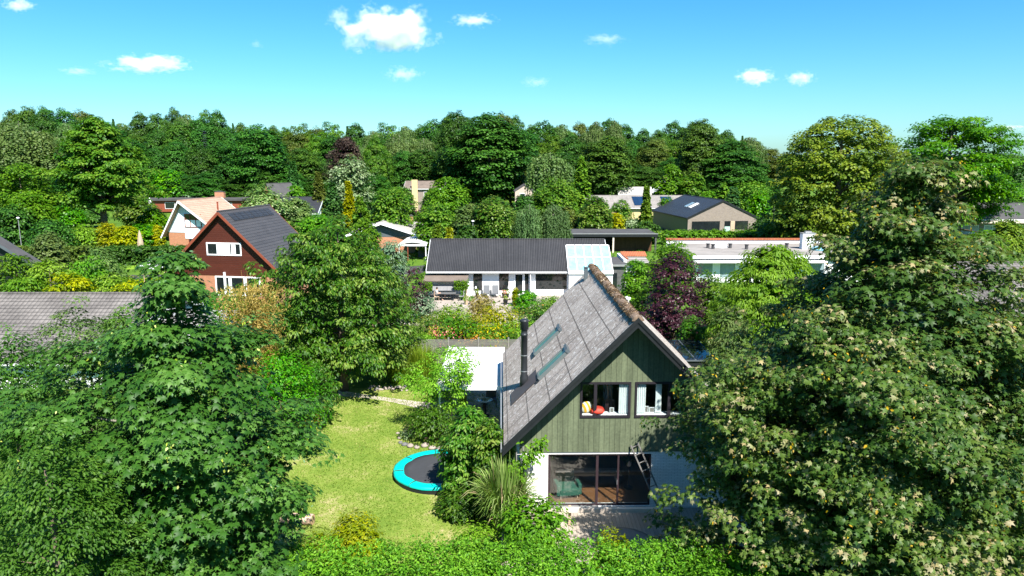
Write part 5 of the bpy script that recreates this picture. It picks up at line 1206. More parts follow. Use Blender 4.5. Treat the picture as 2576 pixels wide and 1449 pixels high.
mb = MB(); mb.box(-.5, 3.2, 0, .25, 0, 1.75); mb.build('wall', 'brick_orange', t); mb = MB(); mb.box(-.55, 3.25, -.05, .3, 1.755, 1.85); mb.build('coping', 'white_paint', t)
# ------------------------------------------------------------------ vegetation
def place(px, py, Y, wpx):
    p = at(px, py, Y); zc = Y * math.cos(PITCH) + (CAM_H - p.z * .5) * math.sin(PITCH)
    return (p.x, Y, 0), p.z, wpx / 2 / FPX * zc
def T(px, py, Y, wpx, name, label, cat, leaf, hs=1.0, **kw):
    loc, H, Rr = place(px, py, Y, wpx); return tree(name, label, cat, loc, H * hs, Rr * .86, leaf, **kw)
def Sh(px, py, Y, wpx, name, label, cat, leaf, **kw):
    loc, H, Rr = place(px, py, Y, wpx); return shrub(name, label, cat, loc, max(H, .4), Rr * .9, leaf, **kw)
# --- the two big maples framing the picture
MAPLE = dict(shape='maple', up=.62, outw=.35, rnd=.38, droop=.45, flat=.42, svar=.35, jit=.2, tvar=.12)
def seeds(k, sz, lo, hi):
    def f(rng, C, O, rc):
        s = rng.choice(len(C), int(len(C) * k), replace=False); n = len(s) * 9
        P = np.repeat(C[s], 9, 0) + rng.normal(size=(n, 3)) * np.array([.07, .07, .13]) + np.repeat(O[s], 9, 0) * rc * .8 - np.array([0, 0, .12])
        return [batch(P, sph(rng, n), np.array([0, 0, -1.]) + rng.normal(size=(n, 3)) * .6, sz * rng.uniform(.7, 1.3, n), rng.uniform(lo, hi, n), 'oval')]
    return f
loc = at(440, 1100, 17.0)
PM = [(0, .85), (.2, 1), (.5, 1), (.64, .95), (.74, .6), (.84, .34), (.94, .2), (1, .06)]
tree('maple_tree', 'big dark green maple with lobed leaves filling the lower left of the view', 'tree', (loc.x + .25, 17.2, 0), 12.1, 3.55, 'maple_dark', z0=1.0, prof=PM,
     clumps=1250, per=56, size=.175, rc=.44, shell=.5, irr=.36, seed=11, boughs=64, br=.27, r0=.26, nl=40, addb=[(-3.4, .2, 8.2), (-4.1, -.2, 7.6), (-4.4, .4, 6.9), (-3.6, -1, 6.4), (-2.4, 0, 9.0), (-4.2, .3, 5.2)], bark='bark_grey', tone=(.02, .76), extra=seeds(.28, .085, .86, 1.0), **MAPLE)
PW_ = [(0, .6), (.12, .86), (.26, 1), (.4, .98), (.52, .86), (.62, .68), (.72, .44), (.82, .24), (.91, .12), (1, .03)]
loc = at(2290, 1000, 19.5)
tree('maple_tree', 'huge maple with wind-turned pale leaves and yellow seed clusters filling the lower right', 'tree', (10.9, 19.6, 0), 14.5, 6.1, 'maple_wind', z0=.9, prof=PW_,
     clumps=2800, per=54, size=.165, rc=.46, shell=.5, irr=.28, seed=23, boughs=130, br=.2, r0=.36, nl=60, addb=[(-5.3, -.6, 4.7), (-5.2, -.2, 3.2), (-4.7, .4, 5.4), (-4.4, -2.2, 2.3), (-4.8, .2, 1.6), (-5.4, .4, 2.4), (-3.6, -3.4, 1.6), (2.0, 0, 11.5), (1.0, .2, 12.5), (-.5, 0, 12.9), (2.7, -.3, 10.6), (3.9, 0, 9.8), (4.7, .4, 9.0), (-1.6, 0, 11.6)], bark='bark_grey', tone=(.02, .90), extra=seeds(.5, .09, .9, 1.0),
     pale=.06, **dict(MAPLE, rnd=.62, up=.45, outw=.45, flat=.5))
# --- trees and shrubs near them
T(190, 775, 24, 330, 'plum_tree', 'light green small-leaved plum tree between the left maple and the grey tiled roof', 'tree', 'birch', hs=1, z0=.5, clumps=380, per=60, size=.11, shape='oval', rc=.42, seed=3, irr=.4, tone=(0, .6))
T(310, 782, 23, 190, 'plum_tree', 'light green airy tree top against the grey tiled roof left of the maple crown', 'tree', 'plum', z0=.5, clumps=260, per=60, size=.11, shape='oval', rc=.4, seed=31, irr=.4, tone=(0, .8))
T(20, 850, 20, 330, 'plum_tree', 'mid green small-leaved tree at the left edge below the grey tiled roof', 'tree', 'plum', z0=.4, clumps=420, per=60, size=.10, shape='oval', rc=.42, seed=4, irr=.4, tone=(0, .55))
T(100, 1080, 13.4, 520, 'plum_tree', 'light green bush tree in front of the left maple in the bottom left corner', 'tree', 'plum', z0=.3, prof=DOME, clumps=330, per=70, size=.085, shape='oval', rc=.36, seed=5, irr=.35, tone=(0, .62), nl=24)
hedge('privet_hedge', 'dense bright green privet hedge along the bottom of the view', 'hedge', -6.4, 7.9, 15.6, 18.7, 3.0, 'privet', 90000, .085, 'oval', seed=6, wav=.24, rc=.24, tone=(.0, .95), up=.5, rnd=.9)
Sh(890, 1290, 21.5, 190, 'golden_thuja', 'yellow-green feathery thuja on the lawn just behind the hedge', 'shrub', 'yellow', n=5200, size=.12, shape='long', seed=7, up=.4, droop=-.3, tone=(0, .8))
Sh(790, 1330, 20.6, 110, 'golden_thuja', 'smaller yellow-green thuja left of the larger one behind the hedge', 'shrub', 'yellow', n=2400, size=.12, shape='long', seed=8, up=.4, droop=-.3, tone=(0, .6))
Sh(1545, 1322, 20.4, 130, 'golden_thuja', 'low yellow thuja tip standing above the hedge in front of the terrace', 'shrub', 'yellow', n=2000, size=.1, shape='long', seed=9, up=.4, droop=-.3)
Sh(1340, 1262, 22.8, 190, 'hazel_shrub', 'young bright green shrub with round leaves at the left corner of the terrace', 'shrub', 'bright', n=2400, size=.14, shape='oval', seed=10, clumps=90, up=.7, prof=VASE, tone=(.2, .95))
Sh(1190, 1320, 22.5, 120, 'mixed_shrub', 'low green and yellow shrub at the foot of the hazel by the lawn corner', 'shrub', 'limey', n=1100, size=.12, shape='oval', seed=12)
T(1010, 470, 122, 80, 'garden_tree', 'green tree screening the left side of the yellow chimney house', 'tree', 'cherry', z0=1, seed=301, size=.38, per=40, clumps=120)
T(1090, 478, 124, 70, 'garden_tree', 'green tree just right of the yellow chimney', 'tree', 'lime', z0=1, seed=302, size=.38, per=40, clumps=120)
T(1320, 492, 140, 70, 'garden_tree', 'dark tree below the white window of the pinkish house', 'tree', 'oak', z0=1, seed=303, size=.42, per=40, clumps=120)
T(1780, 690, 52, 110, 'garden_tree', 'green tree between purple plum and lime willow', 'tree', 'cherry', z0=.5, prof=DOME, seed=304, size=.18, per=44, clumps=130)
T(915, 560, 84, 90, 'garden_tree', 'green tree behind the right shoulder of the cherry tree', 'tree', 'bright', z0=1, seed=305, size=.28, per=44, clumps=130)
T(165, 520, 138, 90, 'garden_tree', 'green tree filling the gap under the lime crown on its left', 'tree', 'hedge', z0=1, seed=306, size=.42, per=40, clumps=130)
T(225, 530, 146, 80, 'garden_tree', 'olive tree seen through the gap behind the lime trunk', 'tree', 'beech', z0=1, seed=307, size=.42, per=40, clumps=130)
Sh(480, 700, 60, 90, 'elder_shrub', 'green shrub hiding the left foot of the red house', 'shrub', 'hedge', n=2600, size=.22, seed=308)
Sh(590, 745, 56, 130, 'elder_shrub', 'low green shrub under the ground-floor windows of the red house', 'shrub', 'birch', n=3000, size=.2, seed=309)
blades('reed_grass', 'tall clump of arching silvergrass beside the left corner of the white wall', 'grass', (-.28, 24.9, 0), 3.0, 1.3, 'reed', n=1500, seed=13, wid=2.3, spread=.5, plume=90)
T(1178, 1030, 27.6, 175, 'hazel_bush', 'tall dark green bush between trampoline and gabled house', 'shrub', 'cherry', z0=.25, prof=DOME, clumps=230, per=42, size=.16, shape='oval', rc=.34, seed=14, up=.6, irr=.5, tone=(0, .8), nl=20)
T(1235, 1062, 26.6, 120, 'climbing_vine', 'leafy climber rising along the eave at the left corner of the gabled house', 'vine', 'cherry', z0=.5, prof=DOME, clumps=110, per=40, size=.15, shape='oval', rc=.28, seed=15, tone=(0, .9))
Sh(1160, 1235, 26.2, 120, 'low_shrub', 'low dark green shrub in the shade in front of the trampoline bush', 'shrub', 'cherry', n=2200, size=.14, shape='oval', seed=151, tone=(0, .6))
rng = np.random.default_rng(4)
V0 = []
for k in range(46):
    f = rng.uniform(0, 1) ** 1.3; V0.append((-4.62 + 1.05 * f + rng.normal() * .12, -1.05 - rng.uniform(0, .25), 2.1 + 1.35 * f + rng.normal() * .2))
V0 = np.array([inA(*p) for p in V0]); t = empty('ivy', inA(-4.6, -1.1, 0), 0, 'vine shoots climbing over the lower left end of the black bargeboard', 'vine')
leafobj('foliage', [clumped(rng, V0 - np.array(t.location), np.tile([0, -1., .4], (46, 1)), .2, 11, .14, 'oval', tone=(.2, .9))], LM['bright'], t)
mb = MB(); mb.tube([(0, 0, 0), (.05, 0, 1.6), (.1, -.05, 2.4), (1.0, -.1, 3.3)], [.03, .02, .015, .008], 5); mb.build('stem', 'bark', t)
T(1130, 882, 35.2, 225, 'fruit_tree', 'small airy tree with pale green leaves in front of the white canopy', 'tree', 'limey', z0=1.1, prof=VASE, clumps=130, per=44, size=.13, shape='oval', rc=.42, seed=16, irr=.5, fill=False, nl=26, bark='bark_grey', tone=(0, .85))
Sh(1085, 1010, 33.9, 130, 'bed_shrub', 'dark green shrub at the base of the airy tree in the round bed', 'shrub', 'cherry', n=2200, size=.12, shape='oval', seed=17, tone=(0, .6))
Sh(1030, 1090, 34.2, 50, 'flowering_perennial', 'pale pink flowering perennial beside the boulders of the round bed', 'flower', 'silver', n=500, size=.07, seed=18, clumps=20)
blades('tall_grass', 'feathery tall grass clump in front of the slatted fence', 'grass', (at(1062, 930, 43.5).x, 43.5, 0), 2.6, 1.9, 'grassy', n=1500, seed=19, wid=1.0, spread=.55)
blades('tall_grass', 'smaller grass clump left of the feathery one by the fence', 'grass', (at(1000, 950, 43.5).x, 43.2, 0), 1.6, 1.3, 'grassy', n=700, seed=20, wid=1.0, spread=.6)
blades('strap_leaf_plant', 'clump of yellow-striped strap leaves at the left edge of the lawn', 'plant', (onz(768, 1085).x, onz(768, 1085).y, 0), 1.3, 1.0, 'yellow', n=170, seed=21, wid=3.4, spread=.7)
blades('strap_leaf_plant', 'smaller clump of strap leaves just left of the striped one', 'plant', (onz(735, 1100).x, onz(735, 1100).y, 0), 1.0, .8, 'bright', n=120, seed=22, wid=3.4, spread=.7)
CH = dict(shape='oval', up=.42, outw=.7, rnd=.35, droop=1.0, flat=.62)
loc, H, Rr = place(846, 528, 41.5, 455)
tree('cherry_tree', 'large round cherry tree with drooping leaves in the middle of the gardens', 'tree', loc, H, Rr * .88, 'cherry', z0=1.2, prof=[(0, .75), (.15, .95), (.4, 1), (.6, .93), (.8, .68), (.92, .42), (1, .08)],
     clumps=760, per=46, size=.21, rc=.5, shell=.55, irr=.26, seed=24, boughs=60, br=.28, bflat=.6, r0=.22, nl=40, tone=(0, .86), low=-.2, **CH)
Sh(1000, 720, 46, 110, 'laurel_shrub', 'green shrub joining the right side of the cherry tree', 'shrub', 'cherry', n=4200, size=.15, shape='oval', seed=25, tone=(.1, .8))
loc, H, Rr = place(634, 732, 36, 66)
root = empty('golden_birch', loc, 0, 'orange-yellow feathery shrub between the left maple and the cherry tree', 'tree'); rng = np.random.default_rng(26)
# upswept fine twigs of the golden shrub
n = 700; az = rng.uniform(0, 6.28, n); el = rng.uniform(1.27, 1.56, n); ln = H * rng.uniform(.55, 1.02, n); mb = MB(); Pp, Dd = [], []
for i in range(n):
    d = np.array([math.cos(az[i]) * math.cos(el[i]), math.sin(az[i]) * math.cos(el[i]), math.sin(el[i])]); b0 = np.array([0, 0, H * rng.uniform(0, .25)])
    if i < 40: mb.tube([tuple(b0), tuple(b0 + d * ln[i] * .5), tuple(b0 + d * ln[i] + np.array([0, 0, -.1]))], [.02, .012, .004], 4, False)
    t_ = rng.uniform(.15, 1, 26)[:, None]; Pp.append(b0 + d * ln[i] * t_ + rng.normal(size=(26, 3)) * .09); Dd.append(np.tile(d, (26, 1)) + rng.normal(size=(26, 3)) * .5)
P = np.concatenate(Pp); P[:, 2] = np.clip(P[:, 2], .05, H)
leafobj('foliage', [batch(P, sph(rng, len(P)), np.concatenate(Dd), rng.uniform(.08, .24, len(P)), rng.uniform(0, .9, len(P)), 'long')], LM['gold'], root)
mb.build('twigs', plain('gold_twig', (.42, .26, .06), .8, .2), root)
Sh(590, 720, 44, 210, 'elder_shrub', 'mid green bushy shrub below the red house windows', 'shrub', 'hedge', n=5000, size=.15, shape='oval', seed=27, tone=(0, .6))
Sh(690, 880, 33, 240, 'mixed_shrub', 'light green shrub at the foot of the golden birch behind the left maple', 'shrub', 'hedge', n=6000, size=.12, shape='oval', seed=28, tone=(.1, .7))
Sh(790, 905, 36, 120, 'mixed_shrub', 'dark green shrub under the left side of the cherry tree', 'shrub', 'cherry', n=2500, size=.13, shape='oval', seed=29, tone=(0, .5))
Sh(985, 588, 62, 80, 'blue_pine', 'blue-green pine in front of the small grey-roofed house', 'tree', 'blueg', n=4200, size=.26, shape='long', seed=171, prof=OVAL)
Sh(1040, 660, 60, 60, 'purple_shrub', 'thin purple shrub left of the arbour', 'shrub', 'purple', n=1200, size=.16, seed=172)
# --- the bed between fence and far deck
BED = [(1075, 800, 52, 110, 'cherry', 'grey-green tall leafy perennial at the left end of the far bed'), (1058, 735, 60, 75, 'blueg', 'pale silvery shrub in front of the arbour'),
       (1118, 792, 50.5, 110, 'pink', 'bush with pink flower spikes in the far bed'), (1170, 798, 49.5, 120, 'hedge', 'bright green leafy perennial in the middle of the far bed'),
       (1255, 768, 54, 130, 'yellow', 'yellow-green rounded shrub in the far bed'), (1240, 812, 49.5, 150, 'yflower', 'shrub dotted with yellow flowers above the fence'),
       (1212, 838, 48.2, 95, 'oranged', 'orange-red tinged shrub hanging over the slatted fence'), (1320, 805, 50, 120, 'limey', 'lime green shrub behind the roof edge of the gabled house'),
       (1355, 760, 57, 110, 'cherry', 'mid green shrub against the roof of the gabled house'), (1325, 728, 63, 62, 'hedge', 'rounded green shrub in front of the open door'),
       (1297, 715, 66, 16, 'yellow', 'narrow yellow-green columnar plant on the far deck'), (1135, 770, 57, 110, 'grassy', 'low strip of light green ground plants before the arbour'),
       (1210, 742, 60, 70, 'dry', 'thin grey-green airy perennial before the reclining chairs'), (1385, 745, 60, 90, 'bright', 'leafy shrub before the long window of the white house'),
       (1060, 838, 48.6, 70, 'limey', 'yellow-green shrub at the left end of the slatted fence'), (1290, 838, 48.4, 60, 'cherry', 'small dark green shrub above the right end of the fence')]
for i, (px, py, Y, wp, lf, lb) in enumerate(BED):
    low = i == 11
    Sh(px, py, Y, wp, 'garden_shrub', lb, 'shrub', lf, n=2600 if wp > 60 else 700, size=.15, shape='oval', seed=60 + i, clumps=60, prof=COLM if wp < 20 else DOME, tone=(.0, 1.0), up=.6, irr=.5)
# --- middle distance right of the gabled house
T(1700, 640, 50, 205, 'purple_plum', 'round purple-leaved plum tree right of the mossy roof ridge', 'tree', 'purple', z0=.6, prof=DOME, clumps=230, per=50, size=.14, rc=.5, seed=30, irr=.4, tone=(0, .8), nl=24)
T(1690, 608, 62, 130, 'acacia', 'yellow-green tree standing between the purple plum and the flat-roofed house', 'tree', 'bright', z0=1, clumps=150, per=44, size=.2, seed=31, rc=.6, irr=.45, tone=(.1, .85))
T(1600, 655, 59, 110, 'garden_tree', 'bright green rounded tree in front of the dark shed', 'tree', 'bright', z0=.5, prof=DOME, clumps=120, per=44, size=.18, seed=32, rc=.5, tone=(.1, .9))
T(1655, 690, 56, 110, 'garden_tree', 'mid green tree left of the purple plum', 'tree', 'cherry', z0=.5, prof=DOME, clumps=120, per=40, size=.17, seed=33, rc=.5, tone=(0, .8))
T(1745, 800, 44.5, 110, 'garden_tree', 'dark green small tree beneath the purple plum', 'tree', 'cherry', z0=.4, prof=DOME, clumps=110, per=40, size=.15, seed=34, rc=.45, tone=(0, .6))
loc, H, Rr = place(1940, 628, 40, 300)
tree('willow_tree', 'light lime green willow behind the left side of the huge maple', 'tree', (loc[0] + .1, 40, 0), H, Rr * .9, 'limey', z0=1.5, prof=OVAL, clumps=420, per=64, size=.22, shape='long', rc=.62, seed=35, irr=.5, droop=1.2, up=.3, tone=(0, .85), nl=30)
T(1835, 775, 36, 120, 'willow_tree', 'smaller pale green willow right of the sunroom', 'tree', 'birch', z0=1, clumps=120, per=56, size=.17, shape='long', rc=.5, seed=36, irr=.4, droop=1.0, up=.3)
hedge('laurel_hedge', 'bright green laurel hedge in front of the taupe brick house', 'hedge', 25.4, 47.5, 116, 118, 1.9, 'bright', 9000, .32, 'quad', seed=37, wav=.25, tone=(.1, .9))
hedge('clipped_hedge', 'dark clipped hedge crossing behind the lime trunk', 'hedge', -55, -37, 94, 96, 2.1, 'oak', 9000, .3, 'quad', seed=38, wav=.06, tone=(.1, .9))
hedge('clipped_hedge', 'lighter clipped hedge at the left edge behind the black shed', 'hedge', -72, -56, 91, 93, 2.4, 'olive', 7000, .3, 'quad', seed=39, wav=.08)
hedge('clipped_hedge', 'green clipped hedge ending left of the red house', 'hedge', -37, -29.5, 84, 88, 2.4, 'oak', 5000, .3, 'quad', seed=40, wav=.08, tone=(.3, 1))
hedge('orange_hedge', 'sloping orange-yellow tinged hedge above the orchard', 'hedge', -38, -32, 62.5, 69, 2.4, 'yflower', 7000, .22, 'quad', seed=41, wav=.2, tone=(.0, .78))
hedge('clipped_hedge', 'tall green hedge beside the road behind the right-hand tiled roof', 'hedge', 44, 80, 79, 81, 2.4, 'cherry', 12000, .3, 'quad', seed=42, wav=.1)
# orchard on the left
ORCH = [(35, 640, 57, 150), (120, 655, 55, 160), (215, 650, 58, 150), (160, 695, 51.5, 170), (60, 700, 51, 150), (275, 695, 53, 140), (250, 625, 66, 110), (320, 715, 51.5, 110), (25, 735, 49.8, 90)]
for i, (px, py, Y, wp) in enumerate(ORCH):
    lb = ['yellow-green fruit tree at the left edge below the black shed', 'yellow-green fruit tree right of the black shed gable', 'fruit tree in the middle row of the orchard below the dark hedge', 'fruit tree in the front row over the grey tiled ridge',
          'front fruit tree above the left end of the grey tiled roof', 'fruit tree left of the greenhouse', 'tall thin fruit tree before the clipped hedge', 'low fruit tree just left of the maple top', 'lowest fruit tree at the left edge over the tiled ridge'][i]
    T(px, py, Y, wp, 'fruit_tree', lb, 'tree', ('bright', 'limey', 'bright', 'yellow', 'bright', 'limey', 'birch', 'yellow', 'bright')[i], z0=.5, prof=DOME, clumps=110, per=40, size=.24, shape='oval', rc=.7, seed=70 + i, irr=.4, tone=(.0, .85), group=None)
# --- middle distance, left to right: px, top, Y, width, leaf, kind, label
MID = [
 (235, 292, 118, 262, 'lime', 'lime', 'large lime tree with a bare trunk above the dark clipped hedge'),
 (45, 415, 112, 150, 'bright', 'b', 'vivid green tree at the left edge behind the orchard'),
 (75, 490, 108, 120, 'bright', 'b', 'lower vivid green tree left of the lime tree'),
 (20, 520, 104, 120, 'oak', 'b', 'dark green tree behind the left street lamp'),
 (120, 560, 99, 110, 'oak', 'b', 'dark bushy tree right of the left street lamp'),
 (118, 590, 82, 90, 'birch', 'b', 'grey-green bushy tree before the left hedge'),
 (205, 572, 104, 80, 'limey', 's', 'light yellow-green shrub left of the lime trunk'),
 (270, 560, 106, 70, 'yellow', 's', 'yellow shrub directly right of the lime trunk'),
 (318, 566, 105, 60, 'yellow', 's', 'golden shrub left of the beige parasol'),
 (358, 562, 112, 60, 'hedge', 's', 'green shrub behind the beige parasol'),
 (394, 565, 112, 26, 'yellow', 's', 'small round yellow bush beside the blue-white house'),
 (345, 500, 140, 90, 'cherry', 'b', 'green tree left of the blue-white house'),
 (385, 530, 122, 80, 'hedge', 'b', 'bright green tree touching the blue-white house'),
 (310, 480, 197, 110, 'beech', 'b', 'dull green tree behind the lime tree right side'),
 (425, 430, 197, 110, 'hedge', 'b', 'mid green round tree above the flat bungalow'),
 (365, 445, 197, 70, 'lime', 'b', 'yellowish tree between lime tree and bungalow'),
 (480, 470, 197, 80, 'blueg', 's', 'pale bluish shrub above the flat bungalow'),
 (545, 415, 197, 60, 'conifer', 'c', 'dark spruce in front of the wood above the bungalow'),
 (645, 410, 197, 55, 'conifer', 'c', 'dark spruce left of the brick shed'),
 (735, 405, 197, 52, 'conifer', 'c', 'dark spruce right of the brick shed'),
 (742, 462, 166, 42, 'bright', 's', 'small round bright green bush beneath the spruce'),
 (880, 395, 168, 112, 'silver', 'b', 'variegated silvery round tree in front of the wood'),
 (662, 472, 104, 135, 'silver2', 'b', 'pale-flowered bushy tree behind the red house'),
 (745, 500, 108, 90, 'birch', 'b', 'light green tree right of the pale-flowered one'),
 (790, 540, 96, 120, 'bright', 'b', 'green tree between red house and cherry tree'),
 (720, 560, 84, 90, 'cherry', 'b', 'mid green tree at the right roof edge of the red house'),
 (800, 430, 152, 60, 'olive', 'c', 'olive green pine behind the group of garden conifers'),
 (835, 455, 118, 90, 'conifer', 'c', 'tall dark garden conifer with drooping branches'),
 (875, 452, 124, 46, 'yellow', 'c', 'golden-topped slender conifer between darker ones'),
 (905, 490, 112, 90, 'thuja', 'c', 'green garden conifer right of the golden one'),
 (945, 500, 116, 60, 'conifer', 'c', 'dark conifer left of the broad green tree'),
 (980, 475, 112, 110, 'lime', 'b', 'broad green tree left of the yellow chimney'),
 (1040, 520, 128, 50, 'purple', 's', 'dark purple shrub under the yellow chimney'),
 (1120, 450, 112, 120, 'bright', 'b', 'light green tall tree right of the yellow chimney'),
 (1100, 520, 102, 110, 'lime', 'b', 'yellow-green tree in front of the light green tall one'),
 (1180, 515, 100, 90, 'birch', 'b', 'pale green tree before the huge dark oak'),
 (1245, 498, 98, 130, 'cherry', 'b', 'dense green tree right of the street lamp'),
 (1100, 556, 88, 70, 'thuja', 'c', 'olive-yellow cypress at the left end of the corrugated roof'),
 (1130, 566, 86, 50, 'yellow2', 'c', 'second olive-yellow cypress behind the corrugated roof'),
 (1175, 565, 84, 60, 'oak', 'b', 'dark bush behind the left part of the corrugated roof'),
 (1385, 372, 158, 130, 'willow', 'w', 'tall greyish weeping birch before the wood'),
 (1400, 455, 142, 130, 'lime', 'b', 'olive green tree above the weeping willow'),
 (1462, 392, 150, 90, 'thuja', 'c', 'broad bright green thuja left of the solar roof'),
 (1425, 525, 122, 60, 'olive', 'b', 'brownish shrub right of the weeping willow'),
 (1500, 500, 119, 92, 'cherry', 'b', 'round green tree in front of the solar roof'),
 (1562, 500, 134, 52, 'cherry', 's', 'clipped round tree under the solar panels'),
 (1550, 535, 122, 44, 'yellow', 's', 'round yellow-green bush on the lawn before the solar roof'),
 (1592, 545, 122, 44, 'silver', 's', 'greyish pink shrub beside the cone-shaped conifer'),
 (1627, 465, 121, 42, 'thuja', 'c', 'cone-shaped conifer left of the taupe brick house'),
 (1625, 555, 118, 60, 'oak', 's', 'dark shrub at the foot of the cone-shaped conifer'),
 (1680, 495, 150, 56, 'bright', 's', 'bright rounded tree touching the left end of the black tiled roof'),
 (1690, 420, 186, 70, 'bright', 'b', 'bright green tree right of the white boarded gable'),
 (1745, 440, 182, 60, 'lime', 'b', 'dull green tree above the black tiled roof'),
 (1660, 475, 188, 40, 'hedge', 's', 'low bush before the white boarded gable'),
 (1783, 478, 172, 46, 'bright', 's', 'small yellow-green bush above the ridge of the brick house'),
 (1820, 452, 168, 26, 'thuja', 'col', 'slim columnar yew behind the brick house'),
 (1845, 468, 160, 34, 'conifer', 'col', 'dark columnar conifer right of the slim yew'),
 (1912, 480, 165, 55, 'hedge', 's', 'round green tree right of the third street lamp'),
 (1890, 455, 190, 120, 'lime', 's', 'pale flat-topped hedge shrub at the foot of the wood'),
 (1925, 545, 122, 70, 'oak', 's', 'dark shrub right of the brick house corner'),
 (1945, 560, 112, 80, 'cherry', 'b', 'green small tree under the big olive tree'),
 (2122, 298, 99, 372, 'yolive', 'big', 'great round olive-yellow tree right of the brick house'),
 (1990, 540, 100, 80, 'oak', 'b', 'dark tree at the left foot of the great olive-yellow tree'),
 (2180, 545, 97, 180, 'oak', 'b', 'dark undergrowth tree beneath the great olive-yellow tree'),
 (2398, 287, 124, 330, 'hedge', 'ash', 'tall spreading bright green ash with visible limbs at the right'),
 (2545, 395, 150, 150, 'oak', 'b', 'dark tree at the right edge behind the ash'),
 (2540, 560, 96, 110, 'yflower2', 'b', 'yellow-green tree at the right edge under the ash'),
 (2320, 560, 100, 140, 'oak', 'b', 'dark tree behind the top of the huge maple'),
 (2480, 590, 92, 130, 'bright', 'b', 'green tree left of the yellow-green one at the right edge'),
]
LM['yolive'] = leafmat('leaf_yolive', greens((.045, .10, .012), (.10, .17, .018), (.19, .255, .03)), .32)
LM['silver2'] = leafmat('leaf_silver2', greens((.05, .12, .03), (.12, .22, .05), (.34, .42, .2)), .3)
LM['yellow2'] = leafmat('leaf_yellow2', greens((.08, .10, .01), (.15, .17, .012), (.25, .26, .02)), .2)
LM['yflower2'] = LM['yolive']
for i, (px, py, Y, wp, lf, kd, lb) in enumerate(MID):
    loc, H, Rr = place(px, py, Y, wp); sd_ = 200 + i; far = Y > 140; sz = .0032 * Y
    if kd == 'b': tree('garden_tree', lb, 'tree', loc, H, Rr * .88, lf, z0=H * .1, prof=OVAL if H > 6 else DOME, clumps=110 if far else 170, per=44, size=sz, rc=None, seed=sd_, irr=.34, tone=(0, .9), nl=10)
    elif kd == 's': shrub('garden_shrub', lb, 'shrub', loc, max(H, .8), Rr * .92, lf, n=2600, size=sz * .9, seed=sd_, tone=(0, .95))
    elif kd == 'c': conifer('conifer', lb, 'tree', loc, H, Rr * 1.0, lf, n=6500, seed=sd_, size=sz * 1.1)
    elif kd == 'col': shrub('columnar_conifer', lb, 'tree', loc, H, Rr * .95, lf, n=2600, size=sz * .9, seed=sd_, prof=COLM, tone=(.1, .9))
    elif kd == 'w': weeping('weeping_birch', lb, 'tree', loc, H, Rr, 'birch', strands=700, seed=sd_, size=.5, tops=14, step=.4, lenf=.4)
    elif kd == 'lime': tree('lime_tree', lb, 'tree', loc, H, Rr * .9, 'lime', z0=H * .27, boughs=60, br=.26, prof=[(0, .5), (.12, .85), (.3, 1), (.5, .95), (.7, .7), (.88, .4), (1, .08)], clumps=560, per=52, size=.42, rc=1.25, seed=sd_, irr=.3, tone=(0, .9), r0=.5, nl=36, shell=.5, flat=.5)
    elif kd == 'big': tree('chestnut_tree', lb, 'tree', loc, H, Rr * .92, lf, z0=H * .1, prof=[(0, .8), (.2, .97), (.45, 1), (.7, .9), (.85, .7), (.95, .45), (1, .2)], clumps=760, per=52, size=.34, rc=.95, seed=sd_, irr=.16, tone=(0, .95), r0=.5, nl=36, shell=.6)
    elif kd == 'ash': tree('ash_tree', lb, 'tree', loc, H, Rr * .96, 'hedge', z0=H * .16, prof=[(0, .6), (.25, .9), (.5, 1), (.7, .93), (.85, .74), (.95, .5), (1, .2)], boughs=70, br=.3, clumps=820, per=50, size=.42, rc=1.45, seed=sd_, irr=.35, tone=(0, .8), r0=.7, nl=60, shell=.6, fill=False, flat=.45)
# two weeping willows behind the corrugated roof
for px, py, wp, sd_, lb in ((1332, 510, 78, 5, 'left of the two weeping willows behind the corrugated roof'), (1398, 505, 80, 6, 'right of the two weeping willows behind the corrugated roof')):
    loc, H, Rr = place(px, py, 96, wp); weeping('weeping_willow', lb, 'tree', loc, H, Rr, 'willow', strands=900, seed=sd_, size=.34, tops=11, step=.3, lenf=.9)
